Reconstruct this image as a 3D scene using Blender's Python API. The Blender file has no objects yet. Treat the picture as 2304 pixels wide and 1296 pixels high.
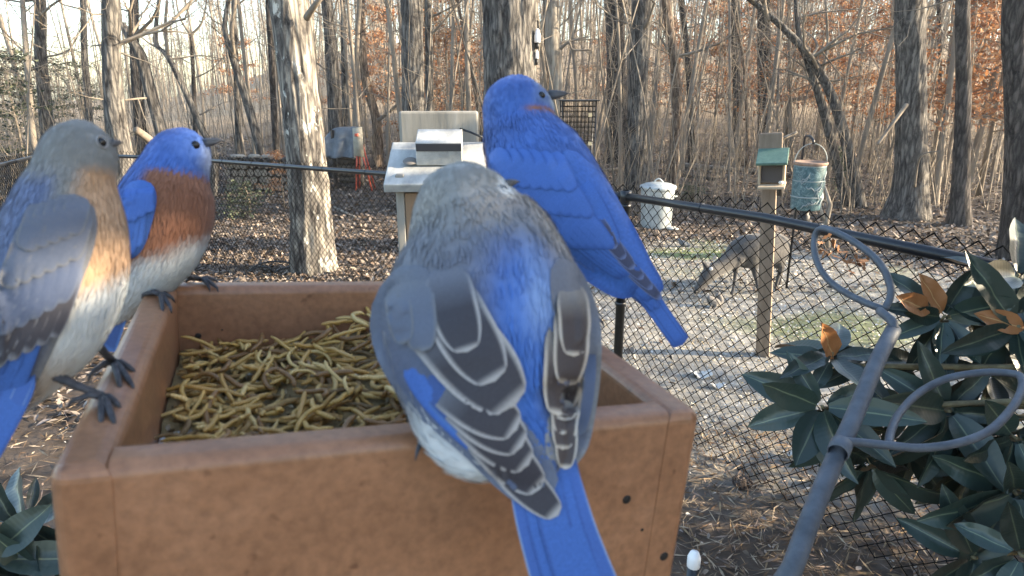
import bpy, bmesh, math, random
import numpy as np
from mathutils import Vector as V, Matrix, noise, Euler
from mathutils.bvhtree import BVHTree
random.seed(7); rng = np.random.default_rng(7)
R = math.radians
scene = bpy.context.scene
COL = scene.collection

# ---------------------------------------------------------------- camera
CAMZ, PITCH, FPX = 1.73, R(16.6), 1500.0        # height (m), tilt down, focal length in photo pixels (2304 wide)
CAM = V((0, 0, CAMZ))
FWD = V((0, math.cos(PITCH), -math.sin(PITCH))); UPV = V((0, math.sin(PITCH), math.cos(PITCH))); RGT = V((1, 0, 0))
cam_data = bpy.data.cameras.new('camera'); cam = bpy.data.objects.new('camera', cam_data); COL.objects.link(cam)
cam.location = CAM; cam.rotation_euler = (math.pi / 2 - PITCH, 0, 0)
cam_data.sensor_width = 36; cam_data.lens = 36 * FPX / 2304
cam_data.clip_start = 0.01; cam_data.clip_end = 2000
cam_data.dof.use_dof = True; cam_data.dof.focus_distance = 2.6; cam_data.dof.aperture_fstop = 19
scene.camera = cam

# ---------------------------------------------------------------- sky, sun, exposure
SUN_AZ, SUN_EL = R(94), R(18)                  # clockwise from +Y (view direction), elevation
world = bpy.data.worlds.new('World'); scene.world = world; world.use_nodes = True
wn = world.node_tree.nodes; wl = world.node_tree.links
sky = wn.new('ShaderNodeTexSky'); sky.sky_type = 'NISHITA'; sky.sun_disc = False
sky.sun_elevation = SUN_EL; sky.sun_rotation = SUN_AZ; sky.air_density = 1.0; sky.dust_density = 1.2; sky.ozone_density = 1.0
bg = wn['Background']; wl.new(sky.outputs[0], bg.inputs[0]); bg.inputs[1].default_value = 0.15
TOSUN = V((math.sin(SUN_AZ) * math.cos(SUN_EL), math.cos(SUN_AZ) * math.cos(SUN_EL), math.sin(SUN_EL)))
sun_data = bpy.data.lights.new('sun', 'SUN'); sun = bpy.data.objects.new('sun', sun_data); COL.objects.link(sun)
sun_data.energy = 5.0; sun_data.angle = R(0.6); sun_data.color = (1.0, 0.83, 0.6)
sun.rotation_euler = (-TOSUN).to_track_quat('-Z', 'Y').to_euler(); sun.location = (30, -10, 12)
scene.view_settings.view_transform = 'Standard'; scene.view_settings.look = 'None'
scene.view_settings.exposure = 2.0; scene.view_settings.gamma = 1.0
scene.cycles.use_denoising = True
scene.cycles.max_bounces = 6; scene.cycles.transparent_max_bounces = 6

# ---------------------------------------------------------------- pixel <-> world helpers
def ray(u, v):
    return FWD + RGT * ((u - 1152) / FPX) + UPV * ((648 - v) / FPX)
def P(u, v, Z): return CAM + ray(u, v) * Z
def PX(p):
    d = V(p) - CAM; Z = d.dot(FWD)
    return (1152 + FPX * d.dot(RGT) / Z, 648 - FPX * d.dot(UPV) / Z, Z)
def sstep(a, b, x):
    t = min(1, max(0, (x - a) / (b - a))); return t * t * (3 - 2 * t)
def ground_z(x, y):
    z = -0.048 * max(0, min(y, 11.5) - 2.74)
    if y > 22:
        s = 0.01 + 0.115 * sstep(-0.56, -0.12, x / y)
        yy = min(y, 95) - 22
        z += s * (yy - 6 * (1 - math.exp(-yy / 6)))
        if y > 95: z -= 0.1 * (y - 95)
    z += 0.05 * sstep(8, 16, y) * noise.noise(V((x * .35, y * .35, 0))) + 0.5 * sstep(20, 40, y) * noise.noise(V((x * .06, y * .06, 3)))
    return z
def GH(u, v):
    d = ray(u, v); t = 0.5
    for i in range(4000):
        p = CAM + d * t
        if p.z < ground_z(p.x, p.y): return p
        t += 0.02 + t * .002
    return CAM + d * 60
def PY(u, v, Y):
    d = ray(u, v); return CAM + d * (Y / d.y)

# ---------------------------------------------------------------- object helpers
def tag(o, label, cat, group=None, kind=None):
    if label: o['label'] = label
    if cat: o['category'] = cat
    if group: o['group'] = group
    if kind: o['kind'] = kind
    return o
def thing(name, label, cat, loc=(0, 0, 0), group=None, rz=0):
    o = bpy.data.objects.new(name, None); COL.objects.link(o); o.location = loc; o.rotation_euler[2] = rz
    o.empty_display_size = .05
    return tag(o, label, cat, group)
def link(name, me, mat, parent=None, kind=None, label=None):
    o = bpy.data.objects.new(name, me); COL.objects.link(o)
    if mat is not None and len(me.materials) == 0: me.materials.append(mat)
    if parent is not None: o.parent = parent
    if kind: o['kind'] = kind
    if label: o['label'] = label
    return o
def origin_of(o):
    p = V((0, 0, 0))
    while o is not None: p = p + V(o.location); o = o.parent
    return p
def copy_tree(o, parent=None):
    c = o.copy(); COL.objects.link(c)
    if parent is not None: c.parent = parent
    for ch in list(o.children): copy_tree(ch, c)
    return c

class MB:
    """collects geometry in world coordinates, then links it as one mesh"""
    def __init__(s): s.v = []; s.f = []; s.c = []; s.uv = None
    def add(s, vs, fs, col=None):
        n = len(s.v); s.v += [tuple(p) for p in vs]; s.f += [tuple(i + n for i in f) for f in fs]
        if col is not None:
            if isinstance(col[0], (int, float)): s.c += [tuple(col)] * len(vs)
            else: s.c += [tuple(k) for k in col]
    def box(s, c, size, rot=None, col=None):
        c = V(c); hx, hy, hz = size[0] / 2, size[1] / 2, size[2] / 2
        vs = [V((x, y, z)) for x in (-hx, hx) for y in (-hy, hy) for z in (-hz, hz)]
        if rot is not None: vs = [rot @ p for p in vs]
        s.add([c + p for p in vs], [(0, 1, 3, 2), (4, 6, 7, 5), (0, 4, 5, 1), (2, 3, 7, 6), (0, 2, 6, 4), (1, 5, 7, 3)], col)
    def tube(s, pts, rad, n=8, cap=True, col=None, ang0=0.0):
        pts = [V(p) for p in pts]; m = len(pts)
        if isinstance(rad, (int, float)): rad = [rad] * m
        vs = []; fs = []; T0 = (pts[1] - pts[0]).normalized()
        a = V((0, 0, 1)) if abs(T0.z) < .9 else V((1, 0, 0))
        S = T0.cross(a).normalized()
        for i in range(m):
            T = (pts[min(i + 1, m - 1)] - pts[max(i - 1, 0)]).normalized()
            S = (S - T * S.dot(T)).normalized(); D = T.cross(S)
            for k in range(n):
                th = 2 * math.pi * k / n + ang0
                vs.append(pts[i] + (S * math.cos(th) + D * math.sin(th)) * rad[i])
        for i in range(m - 1):
            for k in range(n):
                fs.append((i * n + k, i * n + (k + 1) % n, (i + 1) * n + (k + 1) % n, (i + 1) * n + k))
        if cap: fs.append(tuple(range(n - 1, -1, -1))); fs.append(tuple((m - 1) * n + k for k in range(n)))
        s.add(vs, fs, col)
    def lathe(s, c, prof, n=32, axis=None, col=None):
        c = V(c); vs = []; fs = []
        q = V((0, 0, 1)).rotation_difference(V(axis).normalized()) if axis is not None else None
        for r, z in prof:
            for k in range(n):
                th = 2 * math.pi * k / n; p = V((r * math.cos(th), r * math.sin(th), z))
                vs.append(c + (q @ p if q else p))
        for i in range(len(prof) - 1):
            for k in range(n): fs.append((i * n + k, i * n + (k + 1) % n, (i + 1) * n + (k + 1) % n, (i + 1) * n + k))
        s.add(vs, fs, col)
    def mesh(s, name, org=(0, 0, 0), smooth=True):
        me = bpy.data.meshes.new(name); o = V(org)
        me.from_pydata([(p[0] - o.x, p[1] - o.y, p[2] - o.z) for p in s.v], [], s.f)
        if s.c and len(s.c) == len(s.v):
            at = me.color_attributes.new('Col', 'FLOAT_COLOR', 'POINT')
            at.data.foreach_set('color', np.array([(c[0], c[1], c[2], 1) for c in s.c], dtype=np.float32).ravel())
        if s.uv and len(s.uv) == len(s.v):
            ul = me.uv_layers.new(name='UVMap')
            idx = np.empty(len(me.loops), dtype=np.int32); me.loops.foreach_get('vertex_index', idx)
            ul.data.foreach_set('uv', np.array(s.uv, dtype=np.float32)[idx].ravel())
        if smooth: me.polygons.foreach_set('use_smooth', [True] * len(me.polygons))
        me.update(); return me
    def build(s, name, mat, parent=None, kind=None, smooth=True, label=None, org=None, bevel=0):
        o0 = org if org is not None else (origin_of(parent) if parent is not None else (0, 0, 0))
        me = s.mesh(name, o0, smooth)
        o = link(name, me, mat, parent, kind, label)
        if parent is None: o.location = o0
        if bevel:
            b = o.modifiers.new('bevel', 'BEVEL'); b.width = bevel; b.segments = 3; b.limit_method = 'ANGLE'
        return o

def quadcloud(name, centers, ax, ay, cols, mat, kind='stuff', bend=None, nrm=None):
    """many little 4- or 6-vertex leaves as one mesh; ax, ay half-axes (N,3)"""
    n = len(centers)
    if bend is None:
        vs = np.stack([centers - ax - ay * .35, centers - ay * .0 + ay, centers + ax + ay * .35 * 0, centers - ay], 1)
        vs = np.stack([centers - ax, centers + ay, centers + ax, centers - ay], 1)
        k = 4; faces = np.arange(n * 4).reshape(n, 4)
    else:
        vs = np.stack([centers - ax, centers - ax * .2 + ay + bend, centers + ax * .45 + ay * .8 + bend, centers + ax + bend * .5, centers + ax * .45 - ay * .8 + bend, centers - ax * .2 - ay + bend], 1)
        k = 6; faces = np.concatenate([np.arange(n * 6).reshape(n, 6)[:, [0, 1, 2, 3]], np.arange(n * 6).reshape(n, 6)[:, [0, 3, 4, 5]]])
    me = bpy.data.meshes.new(name)
    me.vertices.add(n * k); me.vertices.foreach_set('co', vs.astype(np.float32).ravel())
    me.loops.add(faces.size); me.loops.foreach_set('vertex_index', faces.astype(np.int32).ravel())
    me.polygons.add(len(faces)); me.polygons.foreach_set('loop_start', np.arange(0, faces.size, 4, dtype=np.int32))
    at = me.color_attributes.new('Col', 'FLOAT_COLOR', 'POINT')
    c4 = np.concatenate([np.repeat(cols, k, 0), np.ones((n * k, 1))], 1)
    at.data.foreach_set('color', c4.astype(np.float32).ravel())
    me.update(calc_edges=True); me.validate()
    return link(name, me, mat, None, kind)

# ---------------------------------------------------------------- materials
def nodes_of(name):
    m = bpy.data.materials.new(name); m.use_nodes = True
    return m, m.node_tree.nodes, m.node_tree.links, m.node_tree.nodes['Principled BSDF']
def ramp(nt, stops):
    r = nt.new('ShaderNodeValToRGB'); e = r.color_ramp.elements
    while len(e) < len(stops): e.new(.5)
    for i, (p, c) in enumerate(stops): e[i].position = p; e[i].color = (c[0], c[1], c[2], 1)
    return r
def M(name, stops, scale=8, rough=.8, bump=.3, dist=.01, stretch=(1, 1, 1), detail=6, spec=.3, coord='Object', metal=0, fine=0):
    m, n, l, b = nodes_of(name)
    tc = n.new('ShaderNodeTexCoord'); mp = n.new('ShaderNodeMapping'); mp.inputs['Scale'].default_value = stretch
    nz = n.new('ShaderNodeTexNoise'); nz.inputs['Scale'].default_value = scale; nz.inputs['Detail'].default_value = detail; nz.inputs['Roughness'].default_value = .62
    l.new(tc.outputs[coord], mp.inputs[0]); l.new(mp.outputs[0], nz.inputs['Vector'])
    r = ramp(n, stops); l.new(nz.outputs['Fac'], r.inputs[0]); l.new(r.outputs[0], b.inputs['Base Color'])
    b.inputs['Roughness'].default_value = rough; b.inputs['Specular IOR Level'].default_value = spec; b.inputs['Metallic'].default_value = metal
    if bump:
        bp = n.new('ShaderNodeBump'); bp.inputs['Strength'].default_value = bump; bp.inputs['Distance'].default_value = dist
        if fine:
            n2 = n.new('ShaderNodeTexNoise'); n2.inputs['Scale'].default_value = fine; l.new(mp.outputs[0], n2.inputs['Vector']); l.new(n2.outputs['Fac'], bp.inputs['Height'])
        else: l.new(nz.outputs['Fac'], bp.inputs['Height'])
        l.new(bp.outputs[0], b.inputs['Normal'])
    return m
def MC(name, rough=.85, vary=.25, scale=30, bump=.2, dist=.004, spec=.2, stretch=(1, 1, 1), sheen=0, trans=0):
    """colour from the mesh attribute, broken up by noise"""
    m, n, l, b = nodes_of(name)
    at = n.new('ShaderNodeAttribute'); at.attribute_name = 'Col'
    tc = n.new('ShaderNodeTexCoord'); mp = n.new('ShaderNodeMapping'); mp.inputs['Scale'].default_value = stretch
    nz = n.new('ShaderNodeTexNoise'); nz.inputs['Scale'].default_value = scale; nz.inputs['Detail'].default_value = 5
    l.new(tc.outputs['Object'], mp.inputs[0]); l.new(mp.outputs[0], nz.inputs['Vector'])
    mr = n.new('ShaderNodeMapRange'); mr.inputs['From Min'].default_value = .25; mr.inputs['From Max'].default_value = .75
    mr.inputs['To Min'].default_value = 1 - vary; mr.inputs['To Max'].default_value = 1 + vary
    l.new(nz.outputs['Fac'], mr.inputs[0])
    mx = n.new('ShaderNodeVectorMath'); mx.operation = 'SCALE'; l.new(at.outputs['Color'], mx.inputs[0]); l.new(mr.outputs[0], mx.inputs['Scale'])
    l.new(mx.outputs[0], b.inputs['Base Color']); b.inputs['Roughness'].default_value = rough; b.inputs['Specular IOR Level'].default_value = spec
    if sheen: b.inputs['Sheen Weight'].default_value = sheen
    if bump:
        bp = n.new('ShaderNodeBump'); bp.inputs['Strength'].default_value = bump; bp.inputs['Distance'].default_value = dist
        l.new(nz.outputs['Fac'], bp.inputs['Height']); l.new(bp.outputs[0], b.inputs['Normal'])
    if trans:
        td = n.new('ShaderNodeBsdfTranslucent'); l.new(mx.outputs[0], td.inputs[0]); ms = n.new('ShaderNodeMixShader'); ms.inputs[0].default_value = trans
        l.new(b.outputs[0], ms.inputs[1]); l.new(td.outputs[0], ms.inputs[2]); l.new(ms.outputs[0], n['Material Output'].inputs[0])
    return m
def bark(name, dark, mid, light, scale=9, lichen=None, bump=.8, moss=False):
    m, n, l, b = nodes_of(name)
    tc = n.new('ShaderNodeTexCoord'); mp = n.new('ShaderNodeMapping'); mp.inputs['Scale'].default_value = (1, 1, .33); l.new(tc.outputs['Object'], mp.inputs[0])
    nz = n.new('ShaderNodeTexNoise'); nz.inputs['Scale'].default_value = scale; nz.inputs['Detail'].default_value = 8; nz.inputs['Roughness'].default_value = .68; nz.inputs['Distortion'].default_value = .6
    l.new(mp.outputs[0], nz.inputs['Vector'])
    vr = n.new('ShaderNodeTexVoronoi'); vr.feature = 'DISTANCE_TO_EDGE'; vr.inputs['Scale'].default_value = scale * 1.9
    mv = n.new('ShaderNodeMapping'); mv.inputs['Scale'].default_value = (1, 1, .14); l.new(tc.outputs['Object'], mv.inputs[0])
    ds = n.new('ShaderNodeMixRGB'); ds.blend_type = 'ADD'; ds.inputs[0].default_value = .06; l.new(mv.outputs[0], ds.inputs[1]); l.new(nz.outputs['Color'], ds.inputs[2]); l.new(ds.outputs[0], vr.inputs['Vector'])
    ad = n.new('ShaderNodeMath'); ad.operation = 'MULTIPLY_ADD'; ad.inputs[1].default_value = .8; l.new(vr.outputs['Distance'], ad.inputs[0]); l.new(nz.outputs['Fac'], ad.inputs[2])
    r = ramp(n, [(.40, dark), (.58, mid), (.8, light)]); l.new(ad.outputs[0], r.inputs[0])
    col = r.outputs[0]
    if lichen:
        n2 = n.new('ShaderNodeTexNoise'); n2.inputs['Scale'].default_value = 7; n2.inputs['Detail'].default_value = 7; n2.inputs['Roughness'].default_value = .7
        mp2 = n.new('ShaderNodeMapping'); mp2.inputs['Scale'].default_value = (1, 1, .5); l.new(tc.outputs['Object'], mp2.inputs[0]); l.new(mp2.outputs[0], n2.inputs['Vector'])
        r2 = ramp(n, [(.585, (0, 0, 0)), (.63, (1, 1, 1))]); l.new(n2.outputs['Fac'], r2.inputs[0])
        mx = n.new('ShaderNodeMixRGB'); l.new(r2.outputs[0], mx.inputs[0]); l.new(col, mx.inputs[1]); mx.inputs[2].default_value = (*lichen, 1); col = mx.outputs[0]
    l.new(col, b.inputs['Base Color']); b.inputs['Roughness'].default_value = .9; b.inputs['Specular IOR Level'].default_value = .15
    bp = n.new('ShaderNodeBump'); bp.inputs['Strength'].default_value = bump; bp.inputs['Distance'].default_value = .03; l.new(ad.outputs[0], bp.inputs['Height']); l.new(bp.outputs[0], b.inputs['Normal'])
    return m
def plain(name, c, rough=.5, metal=0, spec=.5):
    m, n, l, b = nodes_of(name); b.inputs['Base Color'].default_value = (*c, 1); b.inputs['Roughness'].default_value = rough
    b.inputs['Metallic'].default_value = metal; b.inputs['Specular IOR Level'].default_value = spec
    nz = n.new('ShaderNodeTexNoise'); nz.inputs['Scale'].default_value = 60; mr = n.new('ShaderNodeMapRange'); mr.inputs['To Min'].default_value = max(0, rough - .12); mr.inputs['To Max'].default_value = min(1, rough + .12)
    l.new(nz.outputs['Fac'], mr.inputs[0]); l.new(mr.outputs[0], b.inputs['Roughness'])
    return m

MAT = {}
MAT['bark_grey'] = bark('bark_grey', (.022, .02, .02), (.085, .08, .075), (.20, .185, .165), 10)
MAT['bark_dark'] = bark('bark_dark', (.014, .013, .013), (.05, .045, .042), (.12, .105, .095), 11)
MAT['bark_lichen'] = bark('bark_lichen', (.022, .02, .02), (.12, .11, .10), (.34, .31, .26), 8, lichen=(.55, .55, .5))
MAT['bark_pale'] = bark('bark_pale', (.10, .085, .07), (.24, .21, .175), (.38, .34, .28), 6, bump=.4)
MAT['bark_brown'] = bark('bark_brown', (.04, .03, .024), (.14, .105, .08), (.28, .22, .17), 12)
MAT['twig'] = M('twig', [(.3, (.12, .10, .08)), (.7, (.31, .265, .21))], 3, .9, 0)
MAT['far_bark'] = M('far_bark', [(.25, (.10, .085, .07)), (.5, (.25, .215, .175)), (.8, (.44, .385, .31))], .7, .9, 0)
MAT['leafcol'] = MC('leafcol', .85, .3, 40, 0, trans=.25)
MAT['litter'] = MC('litter', .9, .3, 40, 0)
# ================================================================ GROUND
def zone_color(x, y):
    n1 = noise.noise(V((x * 1.3, y * 1.3, 1))); n2 = noise.noise(V((x * .5, y * .5, 7))); n3 = noise.noise(V((x * 5, y * 5, 4)))
    litter = V((.10, .082, .066)); sand = V((.255, .245, .22)); mulch = V((.075, .056, .042)); moss = V((.12, .15, .05))
    # pale trodden yard with spilled seed: a patch beyond the fence
    e = ((x - 1.7 + .35 * n2) / 3.4) ** 2 + ((y - 5.8 + .5 * n1) / 3.6) ** 2
    k = 1 - sstep(.62, 1.1, e + .18 * n1 + .08 * n3)
    e2 = ((x + 1.5) / 1.6) ** 2 + ((y - 6.4) / 1.3) ** 2
    k = max(k, .45 * (1 - sstep(.4, 1.1, e2 + .2 * n1)))
    near = 1 - sstep(1.9, 3.1, y + .35 * n1 + .45 * (x - 1.0))
    k *= 1 - .85 * near
    c = litter.lerp(sand, max(0, min(1, k)))
    c = c.lerp(mulch, near * .7)
    mo = max(0, noise.noise(V((x * .9, y * .9, 21))) - .22) * 2.2 * k
    c = c.lerp(moss, min(.7, mo)); g = V((1.75, 8.3))
    d = math.hypot((x - 2.35) / .8, (y - 8.2) / .5); c = c.lerp(V((.16, .21, .06)), .8 * (1 - sstep(.5, 1.1, d + .3 * n3)))
    far = sstep(20, 45, y); c = c.lerp(V((.38, .29, .19)), far)
    return c * (1 + .25 * n3)
xs = np.concatenate([np.linspace(-180, -60, 10), np.linspace(-50, -9, 36), np.linspace(-8, 8, 140), np.linspace(9, 50, 36), np.linspace(60, 180, 10)])
ys = np.concatenate([np.linspace(-60, -2, 14), np.linspace(-1, 14, 150), np.linspace(14.3, 40, 60), np.linspace(42, 120, 40), np.linspace(125, 160, 6)])
g = MB(); gv = []; gc = []
for y in ys:
    for x in xs:
        z = ground_z(x, y) + .012 * noise.noise(V((x * 3, y * 3, 0))) + .006 * noise.noise(V((x * 11, y * 11, 5)))
        gv.append((x, y, z)); gc.append(zone_color(x, y))
nx = len(xs)
gf = [(j * nx + i, j * nx + i + 1, (j + 1) * nx + i + 1, (j + 1) * nx + i) for j in range(len(ys) - 1) for i in range(nx - 1)]
g.add(gv, gf, gc)
gm = MC('ground_soil', .95, .45, 9, .6, .03)
ground = g.build('ground', gm, kind='structure')

LIT_PAL = np.array([(.20, .135, .085), (.26, .19, .13), (.13, .085, .055), (.30, .23, .17), (.17, .10, .055), (.34, .25, .17), (.22, .17, .14), (.10, .07, .05)])
LIT_PAL = LIT_PAL * .62 + LIT_PAL.mean(1, keepdims=True) * .38
def gz_arr(x, y): return np.array([ground_z(a, b) for a, b in zip(x, y)])
def litter(name, x, y, size, pal, flat=.35, mat='litter', lift=.008, aspect=.5, thick=True, glow=None):
    n = len(x); z = gz_arr(x, y) + lift
    c = np.stack([x, y, z], 1); th = rng.uniform(0, 2 * np.pi, n); el = rng.normal(0, flat, n); ro = rng.normal(0, flat, n)
    s = size * rng.uniform(.6, 1.3, n)
    ax = np.stack([np.cos(th) * np.cos(el), np.sin(th) * np.cos(el), np.sin(el)], 1) * s[:, None]
    ay = np.stack([-np.sin(th) * np.cos(ro), np.cos(th) * np.cos(ro), np.sin(ro)], 1) * (s * aspect * rng.uniform(.7, 1.2, n))[:, None]
    c[:, 2] += np.abs(ax[:, 2]) * .8
    cols = pal[rng.integers(0, len(pal), n)] * rng.uniform(.7, 1.25, (n, 1))
    bend = np.zeros((n, 3)); bend[:, 2] = s * rng.uniform(-.35, .5, n) if thick else 0
    return quadcloud(name, c, ax, ay, cols, MAT[mat], bend=bend)
def wedge(n, y0, y1, power=1.0, margin=1.15, x0=None, x1=None):
    y = y0 + (y1 - y0) * rng.uniform(0, 1, n) ** power
    half = y * .82 * margin
    x = rng.uniform(-1, 1, n) * half
    return x, y
# fallen leaves of the wood and yard edge (uncountable)
x, y = wedge(85000, 6.2, 30, 1.6)
e = ((x - 1.7) / 3.4) ** 2 + ((y - 5.8) / 3.6) ** 2
keep = (e > .85) | (rng.uniform(0, 1, len(x)) < .06)
x, y = x[keep], y[keep]
o = litter('fallen_leaves', x, y, .036 + .0012 * np.clip(y - 7, 0, 20), LIT_PAL); tag(o, 'brown fallen leaves carpeting the floor of the wood', 'leaves')
x = rng.uniform(-5.5, 1.2, 15000); y = rng.uniform(3.2, 9.5, 15000)
keep = rng.uniform(0, 1, len(x)) < np.clip((.4 - x) / 2.0, .05, .9)
o = litter('leaf_litter', x[keep], y[keep], .034 * np.ones(keep.sum()), LIT_PAL); tag(o, 'curled brown leaves scattered behind the fence near the lichen-spotted trunk', 'leaves')
# spilled seed hulls and chips on the pale yard
n = 30000; x = rng.normal(1.9, 1.9, n); y = 3.0 + 6.2 * rng.uniform(0, 1, n) ** 1.2
HULL = np.array([(.42, .40, .35), (.55, .50, .40), (.30, .28, .25), (.16, .14, .12), (.62, .60, .56), (.36, .30, .2)])
o = litter('seed_hulls', x, y, .010 + .0012 * (y - 3), HULL, flat=.3, lift=.004); tag(o, 'pale seed hulls and chips strewn over the bare yard', 'seed hulls')
# mulch / pine straw near the fence foot
def straw(name, n, xr, yr, L, pal, label):
    x = rng.uniform(*xr, n); y = rng.uniform(*yr, n); z = gz_arr(x, y) + rng.uniform(.003, .03, n)
    th = rng.uniform(0, 2 * np.pi, n); el = rng.normal(0, .16, n); s = L * rng.uniform(.4, 1.2, n)
    ax = np.stack([np.cos(th), np.sin(th), np.sin(el)], 1) * s[:, None]; w = rng.uniform(.0012, .004, n)
    ay = np.stack([-np.sin(th) * w, np.cos(th) * w, w * rng.normal(0, .5, n)], 1)
    cols = pal[rng.integers(0, len(pal), n)] * rng.uniform(.6, 1.3, (n, 1))
    return tag(quadcloud(name, np.stack([x, y, z], 1), ax, ay, cols, MAT['litter']), label, 'mulch')
STRAW = np.array([(.24, .17, .10), (.14, .09, .055), (.30, .24, .17), (.09, .06, .04), (.20, .15, .12)])
straw('pine_straw', 17000, (-.2, 3.2), (.6, 3.2), .045, STRAW, 'brown pine straw and bark mulch at the foot of the fence')
straw('straw_mulch', 7000, (-4.2, -.6), (1.2, 4.4), .045, STRAW, 'straw mulch on the ground beside the magnolia shoot')
x = rng.uniform(-.3, 3.2, 2500); y = rng.uniform(.8, 3.4, 2500)
o = litter('bark_chips', x, y, .013 * np.ones(2500), np.concatenate([LIT_PAL, [(.5, .47, .43)]]), lift=.01); tag(o, 'small bark chips among the pine straw', 'bark chips')

# ================================================================ TREES
def ridge(p): return 1 - abs(noise.noise(p)) * 2
def catmull(pts, n):
    out = []; m = len(pts)
    for i in range(m - 1):
        p0, p1, p2, p3 = pts[max(i - 1, 0)], pts[i], pts[i + 1], pts[min(i + 2, m - 1)]
        for k in range(n):
            t = k / n
            out.append(tuple(.5 * ((2 * b) + (-a + c) * t + (2 * a - 5 * b + 4 * c - d) * t * t + (-a + 3 * b - 3 * c + d) * t ** 3) for a, b, c, d in zip(p0, p1, p2, p3)))
    out.append(tuple(pts[-1])); return out
def trunk_mesh(mb, pts, rad, n=14, sub=6, rough=.06, seed=0, flare=.5, ridges=6):
    q = catmull([(*p, r) for p, r in zip(pts, rad)], sub)
    vs = []; fs = []; m = len(q)
    for i, (x, y, z, r) in enumerate(q):
        hh = z - q[0][2]; fl = 1 + flare * math.exp(-hh / (.35 + r))
        for k in range(n):
            th = 2 * math.pi * k / n; c, s = math.cos(th), math.sin(th)
            rr = r * (1 + (fl - 1) * (.7 + .5 * noise.noise(V((c * 2, s * 2, seed)))))
            rr += r * rough * (ridge(V((c * ridges * .5, s * ridges * .5, z * 1.4 + seed))) - .4 + .6 * noise.noise(V((c * 3 + seed, s * 3, z * 6))))
            vs.append((x + c * rr, y + s * rr, z))
    for i in range(m - 1):
        for k in range(n): fs.append((i * n + k, i * n + (k + 1) % n, (i + 1) * n + (k + 1) % n, (i + 1) * n + k))
    mb.add(vs, fs)
def limb(mb, p, d, L, r, lev, rnd, bend=.25, nseg=5, kids=3, up=.15):
    pts = [V(p)]; rads = [r]; d = V(d).normalized()
    for i in range(nseg):
        d = (d + V((rnd.gauss(0, bend), rnd.gauss(0, bend), rnd.gauss(up * .3, bend * .7)))).normalized()
        pts.append(pts[-1] + d * L / nseg); rads.append(max(r * (1 - .85 * (i + 1) / nseg), .0022))
    mb.tube(pts, rads, 4 if r < .02 else 6, cap=False)
    if lev > 0:
        for k in range(kids):
            i = rnd.randint(1, nseg); dd = (pts[i] - pts[i - 1]).normalized()
            e = V((rnd.gauss(0, 1), rnd.gauss(0, 1), rnd.gauss(.2, .7))).normalized()
            limb(mb, pts[i], dd * .7 + e * .75, L * rnd.uniform(.4, .65), max(rads[i] * .6, .003), lev - 1, rnd, bend, max(3, nseg - 1), kids, up)
def tree(name, label, base, px, mat, branches=8, bz=(.4, .95), blen=1.6, rough=.06, n=14, sub=6, top=None, group=None, lev=2, flare=.5, extra=None, cat='tree'):
    """px: list of (u, v, width_px) from the base up; the trunk stands in the vertical plane through its base"""
    Y = base.y; pts = [V((base.x, base.y, ground_z(base.x, base.y) - .12))]; rad = []
    k0 = Y / FPX / ray(px[0][0], px[0][1]).y
    sc = lambda u, v: Y / ray(u, v).y / FPX
    rad.append(px[0][2] * .5 * sc(px[0][0], px[0][1]))
    for u, v, w in px[1:] if abs(px[0][1] - PX(base)[1]) < 4 else px:
        pts.append(PY(u, v, Y)); rad.append(w * .5 * sc(u, v))
    if top:                                   # carry the trunk on above the frame
        d = (pts[-1] - pts[-2]).normalized(); d = (d + V((0, 0, .6))).normalized()
        for k in range(1, 4): pts.append(pts[-1] + d * top / 3 + V((random.uniform(-.1, .1), random.uniform(-.1, .1), 0))); rad.append(rad[-1] * .8)
    seed = random.uniform(0, 90); rnd = random.Random(int(seed * 1000))
    t = thing(name, label, cat, (base.x, base.y, ground_z(base.x, base.y)), group)
    mb = MB(); trunk_mesh(mb, pts, rad, n, sub, rough, seed, flare); mb.build('trunk', mat, t)
    cb = MB()
    q = catmull([(*p, r) for p, r in zip(pts, rad)], 6)
    for k in range(branches):
        f = rnd.uniform(*bz); x, y, z, r = q[min(len(q) - 1, int(f * len(q)))]
        a = rnd.uniform(0, 2 * math.pi); rr = min(r * .45, rnd.uniform(.012, .04))
        limb(cb, (x, y, z), (math.cos(a), math.sin(a), rnd.uniform(.1, .8)), blen * rnd.uniform(.6, 1.3), rr, lev, rnd)
    if extra:
        for e_ in extra:
            pp = [PY(u, v, Y - dz) for u, v, w, dz in e_]; rr = [w * .5 * sc(u, v) for u, v, w, dz in e_]
            qq = catmull([(*p, r) for p, r in zip(pp, rr)], 5); cb.tube([c[:3] for c in qq], [c[3] for c in qq], 8)
    if cb.v: cb.build('crown', mat if False else MAT['twig'], t)
    return t
def gb(u, v): return GH(u, v)
def at_Y(u, Y):
    p = PY(u, 400, Y); return V((p.x, Y, ground_z(p.x, Y)))

tree('broad_tree', 'stout lichen-spotted trunk behind the fence, sunlit along one side', gb(705, 612),
     [(712, 612, 92), (700, 480, 84), (684, 300, 82), (668, 150, 82), (650, 0, 84)], MAT['bark_lichen'], 10, (.65, .98), 2.2, .10, 72, 22, 5,
     extra=[[(690, 40, 16, .2), (706, 16, 13, .35), (725, -10, 11, .4)]], flare=.25)
tree('broad_tree', 'thickest furrowed trunk rising behind the perched blue bird beyond the nest box', at_Y(1150, 8.6),
     [(1150, 500, 128), (1150, 300, 118), (1148, 150, 114), (1146, 0, 116)], MAT['bark_grey'], 10, (.7, .98), 2.4, .10, 72, 22, 6, flare=.3)
tree('broad_tree', 'straight dark grey trunk directly behind the weathered nest box', at_Y(930, 12.5),
     [(931, 440, 56), (930, 250, 50), (928, 100, 47), (926, 0, 47)], MAT['bark_grey'], 9, (.6, .98), 2.4, .09, 40, 14, 6)
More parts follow.
